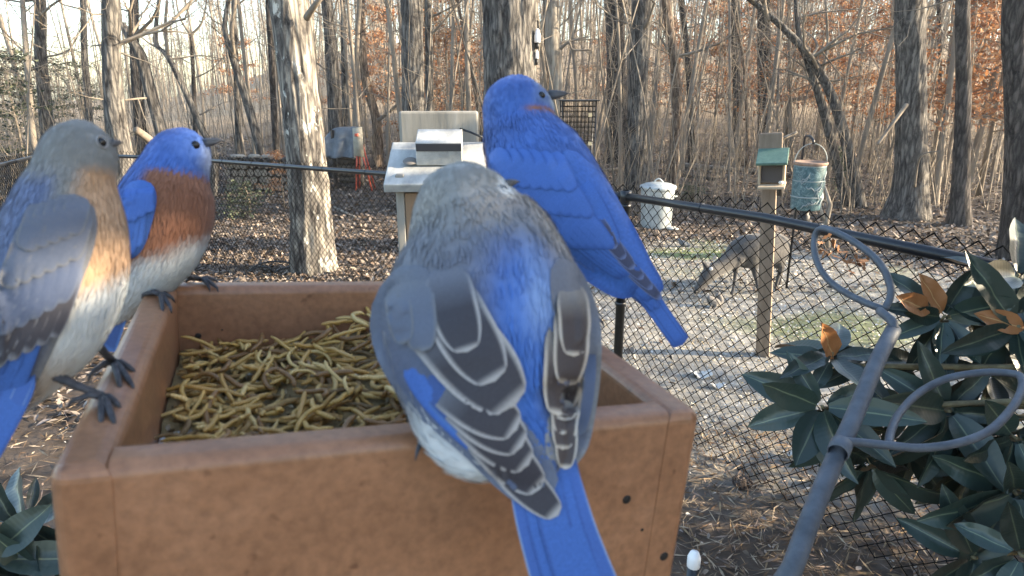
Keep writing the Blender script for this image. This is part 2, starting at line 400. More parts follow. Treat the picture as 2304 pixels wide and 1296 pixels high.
tree('young_tree', 'slim grey trunk close beside the straight trunk behind the nest box', at_Y(966, 13.5),
     [(968, 420, 20), (966, 250, 18), (963, 0, 17)], MAT['bark_grey'], 7, (.4, .98), 1.8, .06, 14, 8, 5)
tree('broad_tree', 'dark trunk standing just beyond the wire cage near the can', gb(1392, 366),
     [(1390, 366, 54), (1388, 250, 42), (1386, 120, 41), (1382, 0, 42)], MAT['bark_dark'], 10, (.35, .98), 2.4, .08, 32, 12, 7,
     extra=[[(1385, 160, 6, .4), (1372, 120, 5, .5), (1380, 60, 4, .6), (1365, 10, 3, .6)]])
tree('broad_tree', 'furrowed grey trunk right behind the galvanised can', gb(1436, 440),
     [(1432, 440, 56), (1432, 350, 46), (1434, 220, 42), (1440, 80, 41), (1444, 0, 42)], MAT['bark_grey'], 9, (.4, .98), 2.2, .10, 44, 16, 6)
tree('young_tree', 'slender crooked brown trunk just right of the galvanised can', gb(1512, 432),
     [(1512, 432, 25), (1516, 330, 22), (1524, 220, 22), (1514, 110, 20), (1498, 0, 19)], MAT['bark_brown'], 9, (.4, .98), 1.8, .05, 16, 10, 5)
tree('young_tree', 'thin dark straight trunk between the can and the squirrel box', gb(1558, 366),
     [(1558, 366, 16), (1552, 240, 15), (1546, 120, 13), (1534, 0, 13)], MAT['bark_dark'], 9, (.3, .98), 1.8, .05, 12, 6, 6)
tree('young_tree', 'thin trunk standing left of the squirrel box by the fallen log', gb(1661, 372),
     [(1661, 372, 19), (1658, 240, 17), (1654, 120, 16), (1652, 0, 15)], MAT['bark_dark'], 9, (.3, .98), 1.8, .05, 12, 6, 6)
tree('young_tree', 'wavering sapling between the thin trunk and the squirrel box', gb(1676, 392),
     [(1676, 392, 9), (1682, 330, 8), (1679, 230, 8), (1670, 120, 7), (1640, 0, 6)], MAT['bark_brown'], 8, (.3, .98), 1.4, .03, 10, 6, 4)
tree('broad_tree', 'dark straight trunk directly behind the squirrel box', at_Y(1722, 21),
     [(1722, 350, 32), (1720, 200, 29), (1718, 0, 28)], MAT['bark_dark'], 9, (.3, .98), 2.2, .06, 16, 8, 7)
tree('leaning_tree', 'long trunk leaning far over to the left behind the patterned barrel feeder', gb(1940, 468),
     [(1940, 468, 26), (1918, 380, 24), (1884, 250, 24), (1842, 160, 23), (1780, 80, 22), (1690, 0, 20)], MAT['bark_grey'], 10, (.45, .98), 1.9, .05, 18, 10, None,
     extra=[[(1730, 45, 10, 0), (1722, 20, 9, .1), (1718, -20, 8, .1)], [(1850, 170, 7, 0), (1862, 100, 6, -.2), (1858, 0, 5, -.3)]])
tree('leaning_tree', 'second leaning stem running close beneath the longer leaning trunk', gb(1912, 462),
     [(1912, 462, 20), (1890, 400, 19), (1866, 300, 20), (1846, 225, 19), (1828, 170, 17), (1800, 90, 12), (1790, 0, 9)], MAT['bark_grey'], 7, (.5, .98), 1.5, .05, 16, 10, None)
tree('broad_tree', 'stout dark trunk with flared foot past the barrel feeder', gb(2038, 492),
     [(2040, 492, 92), (2048, 420, 66), (2050, 300, 62), (2050, 150, 60), (2048, 0, 62)], MAT['bark_grey'], 9, (.5, .98), 2.2, .07, 48, 16, 6, flare=.35,
     extra=[[(2040, 235, 9, .2), (2000, 290, 7, .4), (1975, 325, 5, .5)], [(2058, 420, 5, .3), (2066, 365, 4, .5), (2082, 345, 3, .6), (2120, 340, 2, .7)]])
tree('broad_tree', 'tall dark trunk standing next to the stout flared one', gb(2160, 508),
     [(2158, 508, 44), (2162, 400, 34), (2168, 200, 31), (2166, 0, 29)], MAT['bark_dark'], 9, (.4, .98), 2.0, .06, 30, 12, 6)
tree('broad_tree', 'dark trunk over the magnolia at the far end of the fence rail', gb(2290, 585),
     [(2296, 585, 62), (2294, 400, 56), (2290, 200, 52), (2286, 0, 50)], MAT['bark_dark'], 8, (.4, .98), 1.6, .07, 30, 12, 6)
tree('young_tree', 'slim pale sapling between the stout flared trunk and the tall dark one', at_Y(2118, 16),
     [(2118, 440, 12), (2112, 300, 11), (2116, 150, 10), (2112, 0, 9)], MAT['bark_grey'], 9, (.2, .98), 1.5, .04, 10, 6, 4)
tree('broad_tree', 'smooth trunk lit down one edge behind the perched blue bird head', at_Y(1250, 14),
     [(1254, 400, 34), (1250, 250, 32), (1252, 180, 32), (1244, 100, 34), (1242, 0, 32)], MAT['bark_pale'], 8, (.4, .98), 1.8, .05, 26, 10, 6,
     extra=[[(1262, 110, 8, .2), (1280, 95, 6, .3), (1290, 112, 5, .3), (1330, 112, 4, .3)]])
tree('young_tree', 'thin brown trunk behind the smooth lit trunk', at_Y(1230, 17), [(1234, 380, 14), (1232, 200, 13), (1228, 0, 12)], MAT['bark_brown'], 7, (.3, .98), 1.6, .04, 10, 6, 5)
# left side of the wood
tree('broad_tree', 'grey trunk against the bright sky behind the fence corner post', at_Y(108, 15),
     [(118, 420, 34), (106, 280, 29), (92, 130, 24), (90, 0, 23)], MAT['bark_grey'], 9, (.4, .98), 2.0, .06, 22, 10, 5)
tree('young_tree', 'thin grey trunk between two larger ones against the sky', at_Y(200, 19),
     [(205, 400, 18), (200, 260, 15), (190, 120, 14), (186, 0, 12)], MAT['bark_grey'], 8, (.4, .98), 1.8, .05, 12, 8, 5)
tree('broad_tree', 'stout rough trunk right behind the grey-headed bird and the fence', at_Y(268, 10.5),
     [(300, 470, 60), (280, 380, 52), (264, 290, 44), (252, 150, 38), (250, 0, 37)], MAT['bark_grey'], 9, (.5, .98), 1.9, .10, 44, 16, 5)
tree('leaning_tree', 'bare trunk leaning left into the stout rough one, behind the blue-headed bird', at_Y(372, 11.5),
     [(385, 420, 32), (366, 310, 27), (342, 220, 25), (318, 130, 25), (296, 90, 22), (274, 50, 14)], MAT['bark_grey'], 4, (.5, .98), 1.2, .05, 18, 10, None,
     extra=[[(352, 330, 20, .3), (330, 310, 18, .5), (306, 292, 16, .7)]])
tree('young_tree', 'narrow dark trunk rising behind the leaning bare one', at_Y(312, 16),
     [(324, 400, 26), (314, 260, 24), (303, 130, 20), (302, 0, 18)], MAT['bark_dark'], 7, (.4, .98), 1.8, .05, 14, 8, 5)
tree('leaning_tree', 'crooked thin trunk slanting towards the covered woodpile', at_Y(470, 14),
     [(482, 350, 17), (452, 285, 15), (410, 190, 14), (376, 125, 14), (352, 100, 12), (352, 50, 9), (358, 0, 8)], MAT['bark_grey'], 5, (.5, .98), 1.2, .05, 12, 8, None,
     extra=[[(378, 126, 9, 0), (372, 60, 7, .1), (376, 0, 6, .1)]])
tree('young_tree', 'thin forked dark tree with a Y-shaped top against the sky', at_Y(440, 17),
     [(442, 380, 10), (438, 240, 9), (434, 150, 8), (430, 76, 8)], MAT['bark_dark'], 4, (.3, .7), 1.2, .03, 10, 6, None,
     extra=[[(430, 78, 7, 0), (410, 50, 5, 0), (398, 10, 4, 0), (396, -60, 3, 0)], [(430, 78, 6, 0), (452, 55, 5, 0), (462, 20, 4, 0), (470, -40, 3, 0)]])
tree('young_tree', 'slim trunk bending left above the woodpile', at_Y(580, 15),
     [(592, 370, 20), (562, 250, 19), (530, 150, 17), (518, 110, 14), (506, 60, 11), (514, 0, 9)], MAT['bark_grey'], 6, (.5, .98), 1.4, .05, 14, 8, None,
     extra=[[(528, 140, 11, 0), (522, 70, 9, .1), (530, 0, 8, .1)]])
tree('young_tree', 'upright slim trunk beside the bent one above the woodpile', at_Y(536, 17),
     [(538, 370, 13), (534, 240, 13), (530, 120, 12), (526, 0, 10)], MAT['bark_grey'], 7, (.4, .98), 1.4, .04, 12, 6, 4)
tree('young_tree', 'dark slim trunk just left of the lichen-spotted trunk', at_Y(618, 16),
     [(624, 380, 16), (616, 240, 14), (610, 120, 13), (603, 0, 12)], MAT['bark_dark'], 7, (.4, .98), 1.6, .04, 12, 6, 5)
tree('broad_tree', 'grey trunk behind the tarpaulin, right of the lichen-spotted trunk', at_Y(752, 17),
     [(758, 380, 34), (752, 220, 30), (744, 100, 27), (736, 0, 24)], MAT['bark_grey'], 8, (.4, .98), 1.8, .06, 18, 8, 6)
tree('young_tree', 'thin straight trunk beside the grey one behind the tarpaulin', at_Y(776, 19),
     [(780, 360, 14), (775, 200, 13), (772, 0, 11)], MAT['bark_grey'], 7, (.3, .98), 1.6, .04, 12, 6, 6)
tree('young_tree', 'sinuous trunk between the red sawhorse and the nest box', gb(848, 378),
     [(850, 378, 26), (848, 280, 21), (826, 195, 20), (816, 120, 17), (814, 0, 15)], MAT['bark_brown'], 7, (.5, .98), 1.5, .05, 16, 10, 5,
     extra=[[(852, 270, 9, .1), (880, 248, 8, .3), (905, 225, 6, .4)]])
tree('young_tree', 'thin leaning stem right of the dark trunk behind the nest box', at_Y(1075, 15), [(1090, 360, 9), (1062, 160, 8), (1030, 0, 7)], MAT['bark_brown'], 7, (.3, .98), 1.5, .03, 10, 6, 4)

# slender trees of the wood: five kinds, each placed many times
def slender(k):
    rnd = random.Random(100 + k); t = thing('slender_tree', 'slender bare tree in the leafless wood beyond the yard', 'tree', (0, 0, 0), 'slender bare trees of the wood')
    pts = []; x = y = 0; H = rnd.uniform(9, 13); dx, dy = rnd.gauss(0, .03), rnd.gauss(0, .03)
    for i in range(9):
        pts.append(V((x, y, H * i / 8 - .1))); dx += rnd.gauss(0, .025); dy += rnd.gauss(0, .025); x += dx * H / 8; y += dy * H / 8
    rad = [.05 * (1 - .8 * i / 8) for i in range(9)]
    mb = MB(); trunk_mesh(mb, pts, rad, 8, 3, .05, k, .3); mb.build('trunk', MAT['far_bark'], t)
    cb = MB()
    for i in range(26):
        f = rnd.uniform(.15, .97); j = min(7, int(f * 8)); p = pts[j].lerp(pts[j + 1], f * 8 - j); a = rnd.uniform(0, 6.28)
        limb(cb, p, (math.cos(a), math.sin(a), rnd.uniform(.2, 1)), rnd.uniform(.7, 2.0) * (1.2 - .5 * f), .010, 2, rnd, .22, 4, 3)
    cb.build('crown', MAT['twig'], t); return t
protos = [slender(k) for k in range(6)]
used = [False] * 6; rnd = random.Random(5); placed = []
while len(placed) < 150:
    Y = rnd.uniform(13, 46) if len(placed) > 40 else rnd.uniform(13, 24); X = rnd.uniform(-.86, .86) * Y
    if any((X - a) ** 2 + (Y - b) ** 2 < .5 for a, b in placed): continue
    if Y < 15.5 and -7 < X < -3: continue
    if X / Y < -.3 and rnd.random() < .75: continue
    placed.append((X, Y)); k = rnd.randrange(6)
    o = protos[k] if not used[k] else copy_tree(protos[k]); used[k] = True
    s = rnd.uniform(.6, 1.5); o.location = (X, Y, ground_z(X, Y)); o.rotation_euler = (rnd.gauss(0, .05), rnd.gauss(0, .05), rnd.uniform(0, 6.28)); o.scale = (s, s, rnd.uniform(.8, 1.2))

# the far wood on the slope: reads as one mass
fw = MB(); rnd = random.Random(11)
for i in range(1300):
    Y = 38 + 62 * rnd.random() ** .8; X = rnd.uniform(-.85, .88) * Y; z = ground_z(X, Y) - .2; H = rnd.uniform(7, 15); r = rnd.uniform(.025, .09) if i % 9 else rnd.uniform(.1, .16)
    a, b = rnd.gauss(0, .05), rnd.gauss(0, .05)
    lf_ = 1 - sstep(-.62, -.36, X / Y)
    if rnd.random() < lf_ * .7: continue
    H *= 1 - .65 * lf_
    pts = [V((X + a * h + rnd.gauss(0, .12), Y + b * h, z + h)) for h in (0, H * .3, H * .6, H)]
    fw.tube(pts, [r, r * .8, r * .6, r * .2], 4, False)
    for k in range(7):
        h = rnd.uniform(.2, .95); p = pts[0].lerp(pts[3], h); th = rnd.uniform(0, 6.28); L = rnd.uniform(1, 2.6)
        d = V((math.cos(th), math.sin(th) * .4, rnd.uniform(.2, 1.3))); q1 = p + d * L * .5 + V((rnd.gauss(0, .2), 0, rnd.gauss(0, .2))); q2 = p + d * L + V((rnd.gauss(0, .3), 0, .2))
        fw.tube([p, q1, q2], [.022, .016, .008], 3, False)
        fw.tube([q1, q1 + V((rnd.gauss(0, .6), rnd.gauss(0, .3), rnd.uniform(.2, .9)))], [.012, .006], 3, False)
tag(fw.build('far_wood', MAT['far_bark'], kind='stuff'), 'mass of bare trees covering the far slope', 'wood')
# thin understorey stems and twigs
us = MB()
for i in range(3600):
    Y = 11.5 + 24 * rnd.random() ** 1.2; X = rnd.uniform(-.86, .9) * Y
    if Y < 16 and -7.2 < X < -2.2: continue
    z = ground_z(X, Y); H = rnd.uniform(.6, 4.2) if i % 12 else rnd.uniform(4, 8); r = rnd.uniform(.003, .010) if i % 12 else rnd.uniform(.012, .025)
    a, b = rnd.gauss(0, .16), rnd.gauss(0, .16)
    pts = [V((X + a * h + rnd.gauss(0, .04), Y + b * h, z + h * .98)) for h in (-.05, H * .35, H * .7, H)]
    us.tube(pts, [r, r * .8, r * .6, r * .3], 3, False)
    for k in range(3):
        p = pts[0].lerp(pts[3], rnd.uniform(.3, .95)); us.tube([p, p + V((rnd.gauss(0, .3), rnd.gauss(0, .3), rnd.uniform(0, .6)))], [r * .5, .0015], 3, False)
tag(us.build('undergrowth', MAT['twig'], kind='stuff'), 'tangle of thin bare stems under the trees', 'undergrowth')

# leafy crowns: russet beeches and evergreens
def leaf_crown(rnd, center_fn, n, size, pal, name, parent, mat, spread):
    cs = []; 
    for i in range(n): cs.append(center_fn(rnd))
    c = np.array(cs); nn = len(c); d1 = rng.normal(0, 1, (nn, 3)); d1 /= np.linalg.norm(d1, axis=1)[:, None]
    d2 = np.cross(d1, rng.normal(0, 1, (nn, 3))); d2 /= np.linalg.norm(d2, axis=1)[:, None]
    s = size * rng.uniform(.6, 1.3, (nn, 1)); cols = pal[rng.integers(0, len(pal), nn)] * rng.uniform(.7, 1.3, (nn, 1))
    nrm = np.cross(d1, d2)
    o = quadcloud(name, c, d1 * s, d2 * s * .5, cols, mat, kind=None, bend=nrm * s * .25); o.parent = parent
    return o
BEECH = np.array([(.42, .20, .09), (.50, .27, .13), (.34, .15, .07), (.55, .34, .20), (.28, .13, .07)])
EVER = np.array([(.05, .062, .04), (.07, .083, .05), (.09, .105, .065), (.04, .05, .036), (.13, .14, .085)])
def leafy(name, label, cat, kind, n, size, pal, H, spread, group, zmin=.25):
    rnd = random.Random(name + label); t = thing(name, label, cat, (0, 0, 0), group)
    mb = MB(); mb.tube([(0, 0, -.1), (.05, 0, H * .4), (-.03, .05, H)], [.045, .03, .008], 6); tips = []
    for i in range(26):
        z = H * rnd.uniform(zmin, .97); a = rnd.uniform(0, 6.28); L = spread * (1.15 - .75 * z / H) * rnd.uniform(.5, 1.1)
        p0 = V((0, 0, z)); p1 = p0 + V((math.cos(a) * L * .5, math.sin(a) * L * .5, L * .12)); p2 = p0 + V((math.cos(a) * L, math.sin(a) * L, L * rnd.uniform(-.05, .3)))
        mb.tube([p0, p1, p2], [.014, .009, .003], 4, False); tips.append((p0, p1, p2))
    mb.build('trunk', MAT['twig'], t)
    def cf(r):
        p0, p1, p2 = r.choice(tips); f = r.uniform(.3, 1.05); p = p1.lerp(p2, (f - .5) * 2) if f > .5 else p0.lerp(p1, f * 2)
        return (p.x + r.gauss(0, .13), p.y + r.gauss(0, .13), p.z + r.gauss(0, .07))
    leaf_crown(rnd, cf, n, size, pal, 'crown', t, MAT['leafcol'], spread); return t
bee = leafy('young_beech', 'young beech still holding russet leaves among the bare trunks', 'tree', 0, 2000, .046, BEECH, 4.2, 1.7, 'russet young beeches')
bsp = [(1010, 19), (1060, 23), (880, 25), (1000, 29), (1600, 22), (1760, 20), (1830, 24), (1950, 18), (2090, 15), (2210, 14), (2230, 19), (1700, 27), (1880, 30), (1470, 28), (1340, 31), (700, 30), (1120, 33), (2280, 12.5), (1560, 33), (560, 34), (2140, 24), (960, 21), (1040, 26), (1130, 24), (830, 28), (1640, 24), (1900, 21)]
for i, (u, Y) in enumerate(bsp):
    o = bee if i == 0 else copy_tree(bee); p = at_Y(u, Y); s = random.uniform(.8, 1.35)
    o.location = p; o.rotation_euler[2] = random.uniform(0, 6.28); o.scale = (s, s, s * random.uniform(.8, 1.1))
hol = leafy('evergreen_tree', 'dark evergreen broadleaf tree crowding in behind the fence corner', 'tree', 0, 1700, .052, EVER, 5.5, 1.9, 'evergreen trees behind the fence corner', .1)
for i, (u, Y, s) in enumerate([(-30, 13, .9), (60, 16, .9), (160, 19, .85), (-20, 20, 1.1), (215, 23, .9), (60, 26, 1.1)]):
    o = hol if i == 0 else copy_tree(hol); o.location = at_Y(u, Y); o.rotation_euler[2] = i * 1.3; o.scale = (s, s, s * (.62 if i else .85))
for i, (X_, Y_, s) in enumerate([(10, 3.2, .72), (11, 5.3, .75), (14, 7.7, .68), (15.5, 10.9, 1.4), (18, 14, 1.9), (22, 18, 2.3), (27, 23.5, 2.6), (32, 29, 2.7)]):  # unseen evergreens added out of frame to keep sun off yard and trunks
    o = copy_tree(hol); o.location = (X_, Y_, ground_z(X_, Y_)); o.rotation_euler[2] = i * .9; o.scale = (s, s, s * .95); o['label'] = 'unseen evergreen added out of frame to shade the yard'; o['group'] = 'unseen evergreens added to shade the yard'
ced = leafy('small_cedar', 'low grey-green cedar bush in front of the covered woodpile', 'bush', 0, 700, .04, EVER * np.array([1.3, 1.35, 1.4]), 1.1, .62, None, .05)
ced.location = gb(560, 490); ced.scale = (.8, .8, .55)
c2 = copy_tree(ced); c2.location = gb(1888, 452); c2.scale = (.5, .5, .9); c2['label'] = 'small green cedar bush at the foot of the leaning trunks'
c3 = copy_tree(ced); c3.location = gb(1556, 452); c3.scale = (.7, .6, .28); c3['label'] = 'low green bush on the leaf litter right of the can'
rus = copy_tree(bee); rus.location = gb(640, 470); rus.scale = (.3, .3, .26); rus['label'] = 'little russet-leaved sapling beside the lichen-spotted trunk'; del rus['group']
# ================================================================ CHAIN-LINK FENCE
MAT['black_vinyl'] = plain('black_vinyl', (.012, .014, .018), .35, 0, .5)
MAT['black_wire'] = plain('black_wire', (.008, .008, .008), .9, 0, .05)
FH = 1.22
def rail_pt(u, v):                     # a pixel on the top rail -> its place at rail height above sloping ground
    d = ray(u, v); t = .5
    for i in range(4000):
        p = CAM + d * t
        if p.z < ground_z(p.x, p.y) + FH: return V((p.x, p.y, 0))
        t += .005
    return V((p.x, p.y, 0))
fp = [rail_pt(2300, 612), rail_pt(1408, 442), rail_pt(960, 398), rail_pt(400, 356), rail_pt(103, 346)]
d0 = (fp[0] - fp[1]).normalized(); fp = [fp[0] + d0 * 1.2] + fp
le = PY(-170, 412, 5.35); fp.append(V((le.x, le.y, 0)))
def gz(p): return ground_z(p.x, p.y)
ftop = [gz(p) + FH for p in fp]; ftop[-1] = le.z
fence = thing('chain_link_fence', 'black vinyl chain-link fence with round top rail around the yard', 'fence', (fp[2].x, fp[2].y, ground_z(fp[2].x, fp[2].y)))
def seg_top(i, f):
    p = fp[i].lerp(fp[i + 1], f)
    return gz(p) + FH if i < len(fp) - 2 else ftop[i] + (ftop[i + 1] - ftop[i]) * f
for i in range(len(fp) - 1):
    a, b = fp[i], fp[i + 1]; rl = MB(); m = max(2, int((b - a).length / .4)); pts = []
    for k in range(m + 1):
        p = a.lerp(b, k / m); pts.append(V((p.x, p.y, seg_top(i, k / m))))
    rl.tube(pts, .0205, 16); rl.build('top_rail', MAT['black_vinyl'], fence)
for i, p in enumerate(fp):
    if i in (0, 1, 6): continue
    z = gz(p); po = MB(); corner = i == 5
    po.lathe((p.x, p.y, z - .1), [(.0, 0), (.026, 0), (.026, FH + .04), (.03, FH + .04), (.03, FH + .075), (.022, FH + .1), (.0, FH + .115)] if not corner else [(0, 0), (.04, 0), (.04, FH + .22), (.046, FH + .22), (.046, FH + .25), (.03, FH + .28), (0, FH + .29)], 20)
    q = po.build('post', MAT['black_vinyl'], fence)
    bd = MB()
    for h in (.25, .62, .95, FH - .05): bd.lathe((p.x, p.y, z + h), [(.0275, -.01), (.031, -.008), (.031, .008), (.0275, .01)], 16)
    bd.lathe((p.x, p.y, z + FH), [(.019, -.032), (.0305, -.03), (.0305, .03), (.019, .032)], 16); bd.build('tension_band', MAT['black_vinyl'], q)
wm = MB(); DW, DH = .0345, .0315; off = 0.0; kk = 0
for i in range(len(fp) - 1):
    a, b = fp[i], fp[i + 1]; L = (b - a).length; t = (b - a).normalized(); nrm = V((-t.y, t.x, 0)); s = math.ceil(off / DW) * DW - off
    if nrm.dot(-(a + b)) < 0: nrm = -nrm
    while s < L:
        pts = []; H1 = seg_top(i, s / L) - gz(a + t * s); nst = int((H1 + .05) / DH); kk += 1
        for j in range(nst + 1):
            ss = min(max(s + (DW if (j + kk) % 2 else 0), 0), L); p = a + t * ss - nrm * .027
            pts.append(V((p.x, p.y, gz(p) + .02 + j * DH + .0012 * math.sin(s * 40 + j))) + nrm * (.002 if (j + kk) % 2 else -.002))
        wm.tube(pts, .0027, 4, False); s += DW
    off += L
wm.build('chain_link_mesh', MAT['black_wire'], fence, kind='stuff')
tw = MB()
for i in range(len(fp) - 1):
    a, b = fp[i], fp[i + 1]; m = max(2, int((b - a).length / .55))
    for k in range(1, m):
        f = k / m + .03; p = a.lerp(b, f); t = (b - a).normalized(); c = V((p.x, p.y, seg_top(i, f)))
        tw.lathe(c, [(.0205, -.004), (.0245, -.002), (.0245, .002), (.0205, .004)], 12, axis=t)
tw.build('tie_wire', MAT['black_vinyl'], fence, kind='stuff')

# ================================================================ WEATHERED NEST BOX
MAT['grey_wood'] = M('grey_wood', [(.25, (.20, .205, .205)), (.5, (.38, .385, .37)), (.72, (.52, .525, .50))], 26, .85, .5, .004, (1, .12, 1), 8)
MAT['grey_wood_up'] = M('grey_wood_up', [(.25, (.16, .155, .14)), (.5, (.28, .265, .23)), (.75, (.40, .385, .35))], 26, .85, .5, .003, (1, 1, .1), 8)
MAT['tan_wood'] = M('tan_wood', [(.3, (.26, .17, .105)), (.7, (.44, .31, .20))], 18, .8, .35, .003, (1, 1, .12), 6)
nb0 = P(985, 372, 1.5); nb = thing('nest_box', 'weathered grey wooden nest box with pitched board roof on a post by the fence', 'nest box', (nb0.x, nb0.y, ground_z(nb0.x, nb0.y)), rz=0)
NZ = nb0.z - ground_z(nb0.x, nb0.y); yaw = R(3)
def nloc(x, y, z): return origin_of(nb) + Matrix.Rotation(yaw, 3, 'Z') @ V((x, y, z))
RY = Matrix.Rotation(yaw, 3, 'Z')
def nbox(name, c, size, mat, tilt=0, bev=.003, parent=nb):
    b = MB(); b.box(nloc(*c), size, RY @ Matrix.Rotation(tilt, 3, 'X')); return b.build(name, mat, parent, bevel=bev, smooth=False)
roof = nbox('roof', (0, -.01, NZ), (.218, .205, .02), MAT['grey_wood'], R(21))
nbox('roof_block', (.006, -.005, NZ + .041), (.1, .085, .052), MAT['grey_wood'], R(17), .002, roof)
nbox('slot_trim', (.006, -.049, NZ + .044), (.098, .006, .017), plain('dark_slot', (.05, .05, .055), .6), R(17), .001, roof)
nbox('back_board', (0, .108, NZ - .115), (.186, .02, .46), MAT['grey_wood_up'], 0, .006)
nbox('front_panel', (0, -.072, NZ - .21), (.136, .019, .32), MAT['tan_wood'])
for s in (-1, 1): nbox('side_panel', (s * .078, .008, NZ - .19), (.018, .18, .36), MAT['grey_wood_up'])
nbox('floor_board', (0, .008, NZ - .36), (.136, .14, .018), MAT['tan_wood'])
nbox('post', (0, .16, NZ / 2 - .2), (.085, .085, NZ + .1), MAT['grey_wood_up'])
kn = MB(); kn.lathe(nloc(-.058, -.03, NZ + .0145), [(0, .001), (.012, .002), (.017, -.002)], 14, RY @ V((0, -.36, .93))); kn.build('wood_knot', plain('knot_wood', (.17, .155, .14), .8), roof)
cb = MB(); q = [nloc(.05, .09, NZ + .075), nloc(.075, .07, NZ + .068), nloc(.1, .06, NZ + .058), nloc(.112, .095, NZ + .03)]; cb.tube(q, .0028, 6)
tag(cb.build('cable', MAT['black_vinyl']), 'short black cable looping off the weathered nest box roof', 'cable')

# ================================================================ GALVANISED CAN
MAT['galv'] = M('galv', [(.3, (.30, .34, .35)), (.5, (.42, .46, .47)), (.75, (.56, .60, .60))], 22, .45, .1, .002, (1, 1, .4), 5, .5, metal=.35)
cp = GH(1475, 512); can = thing('trash_can', 'galvanised metal trash can with lid and looped handle at the yard edge', 'trash can', cp)
s = .268; prof = [(0, .0), (s * .86, 0), (s * .87, .02)]
for k in range(12): prof.append((s * (.87 + .09 * k / 11) + (.006 if k % 3 == 1 else 0), .03 + .56 * k / 11))
prof += [(s * .97, .62), (s * 1.0, .63), (s * 1.0, .645)]
b = MB(); b.lathe(cp, prof, 48); b.build('barrel', MAT['galv'], can)
b = MB(); b.lathe(cp, [(s * 1.04, .615), (s * 1.05, .64), (s * 1.05, .66), (s * .98, .67), (s * .8, .685), (s * .78, .692), (s * .4, .712), (0, .72)], 48); ld = b.build('lid', MAT['galv'], can)
b = MB(); b.tube([cp + V((-.07 + .14 * k / 10, 0, .715 + .055 * math.sin(math.pi * k / 10))) for k in range(11)], .011, 8); b.build('handle', MAT['galv'], ld)
for sg in (-1, 1):
    b = MB(); b.tube([cp + V((sg * (s * .95 + .05 * math.sin(math.pi * k / 8)), -.08 + .16 * k / 8, .5)) for k in range(9)], .009, 8); b.build('handle', MAT['galv'], can)
pb = MB(); c0 = GH(1513, 517); pb.lathe(c0 + V((0, 0, .02)), [(0, .03), (.05, .028), (.09, .01), (.1, 0), (.06, -.02)], 12); tag(pb.build('pale_stone', plain('pale_stone_m', (.5, .48, .44), .8), org=c0), 'pale flat stone at the foot of the can', 'stone')

# ================================================================ SQUIRREL FEEDER ON A POST
MAT['feeder_wood'] = M('feeder_wood', [(.3, (.17, .125, .09)), (.7, (.30, .235, .175))], 20, .85, .3, .004, (1, 1, .15), 6)
MAT['feeder_tan'] = M('feeder_tan', [(.3, (.34, .26, .17)), (.7, (.48, .38, .26))], 25, .8, .2, .003)
MAT['green_board'] = M('green_board', [(.3, (.07, .135, .11)), (.7, (.12, .20, .165))], 30, .6, .15, .002)
sp0 = GH(1716, 800); sq = thing('squirrel_feeder', 'wooden squirrel feeder box with green roof on a square post beyond the fence', 'feeder', sp0)
Ys = sp0.y + .02; Zs = PX(V((sp0.x, Ys, 1)))[2]; SY = R(-24); RS = Matrix.Rotation(SY, 3, 'Z')
def sbox(name, c, size, mat, tilt=0, bev=.004, parent=sq, lx=0):
    b = MB(); b.box(V((sp0.x, sp0.y, 0)) + RS @ V((c[0], c[1], 0)) + V((0, 0, c[2])), size, RS @ Matrix.Rotation(tilt, 3, 'X')); return b.build(name, mat, parent, smooth=False, bevel=bev)
ztop = PY(1730, 306, Ys).z; zrf = PY(1735, 350, Ys).z; zfl = PY(1740, 404, Ys).z; g0 = sp0.z
sbox('post', (0, 0, (ztop - .12 + g0) / 2 - .05), (.09, .09, ztop - g0 - .02), MAT['feeder_wood'])
sbox('back_board', (.0, -.052, (ztop + zfl) / 2 + .02), (.145, .02, ztop - zfl + .02), MAT['feeder_wood'], 0, .012)
for sg in (-1, 1): sbox('side_panel', (.02 + sg * .072, -.128, (zrf + zfl) / 2 - .005), (.015, .13, zrf - zfl + .0), MAT['feeder_tan'])
sbox('roof', (.02, -.145, zrf + .015), (.185, .2, .018), MAT['green_board'], R(22))
sbox('floor_ledge', (.025, -.175, zfl - .006), (.158, .24, .016), MAT['feeder_tan'])
pn = plain('clear_panel', (.09, .08, .075), .15); sbox('clear_panel', (.02, -.17, (zrf + zfl) / 2 - .005), (.128, .004, zrf - zfl - .03), pn)
b = MB(); bp_ = V((sp0.x, sp0.y, zfl + .012)) + RS @ V((.0, -.25, 0)); b.lathe(bp_, [(0, .012), (.012, .01), (.018, 0), (.01, -.01)], 10); tag(b.build('corn_kernels', plain('corn', (.75, .7, .6), .6), org=bp_), 'small pale heap of food on the squirrel feeder ledge', 'food')
b = MB(); b.lathe(V((sp0.x, sp0.y, zfl - .055)) + RS @ V((.07, -.1, 0)), [(0, -.03), (.02, -.028), (.024, .03), (.018, .045)], 12); b.build('bracket_cup', plain('dark_cup', (.05, .045, .04), .6), sq)
b = MB(); p1, p2 = PY(1744, 336, Ys), PY(1832, 299, Ys - .1); b.tube([p1, p1.lerp(p2, .5) + V((0, 0, .006)), p2], [.012, .010, .007], 8); b.build('perch_stick', MAT['bark_pale'], sq)

sq.rotation_euler[1] = R(-4.0)
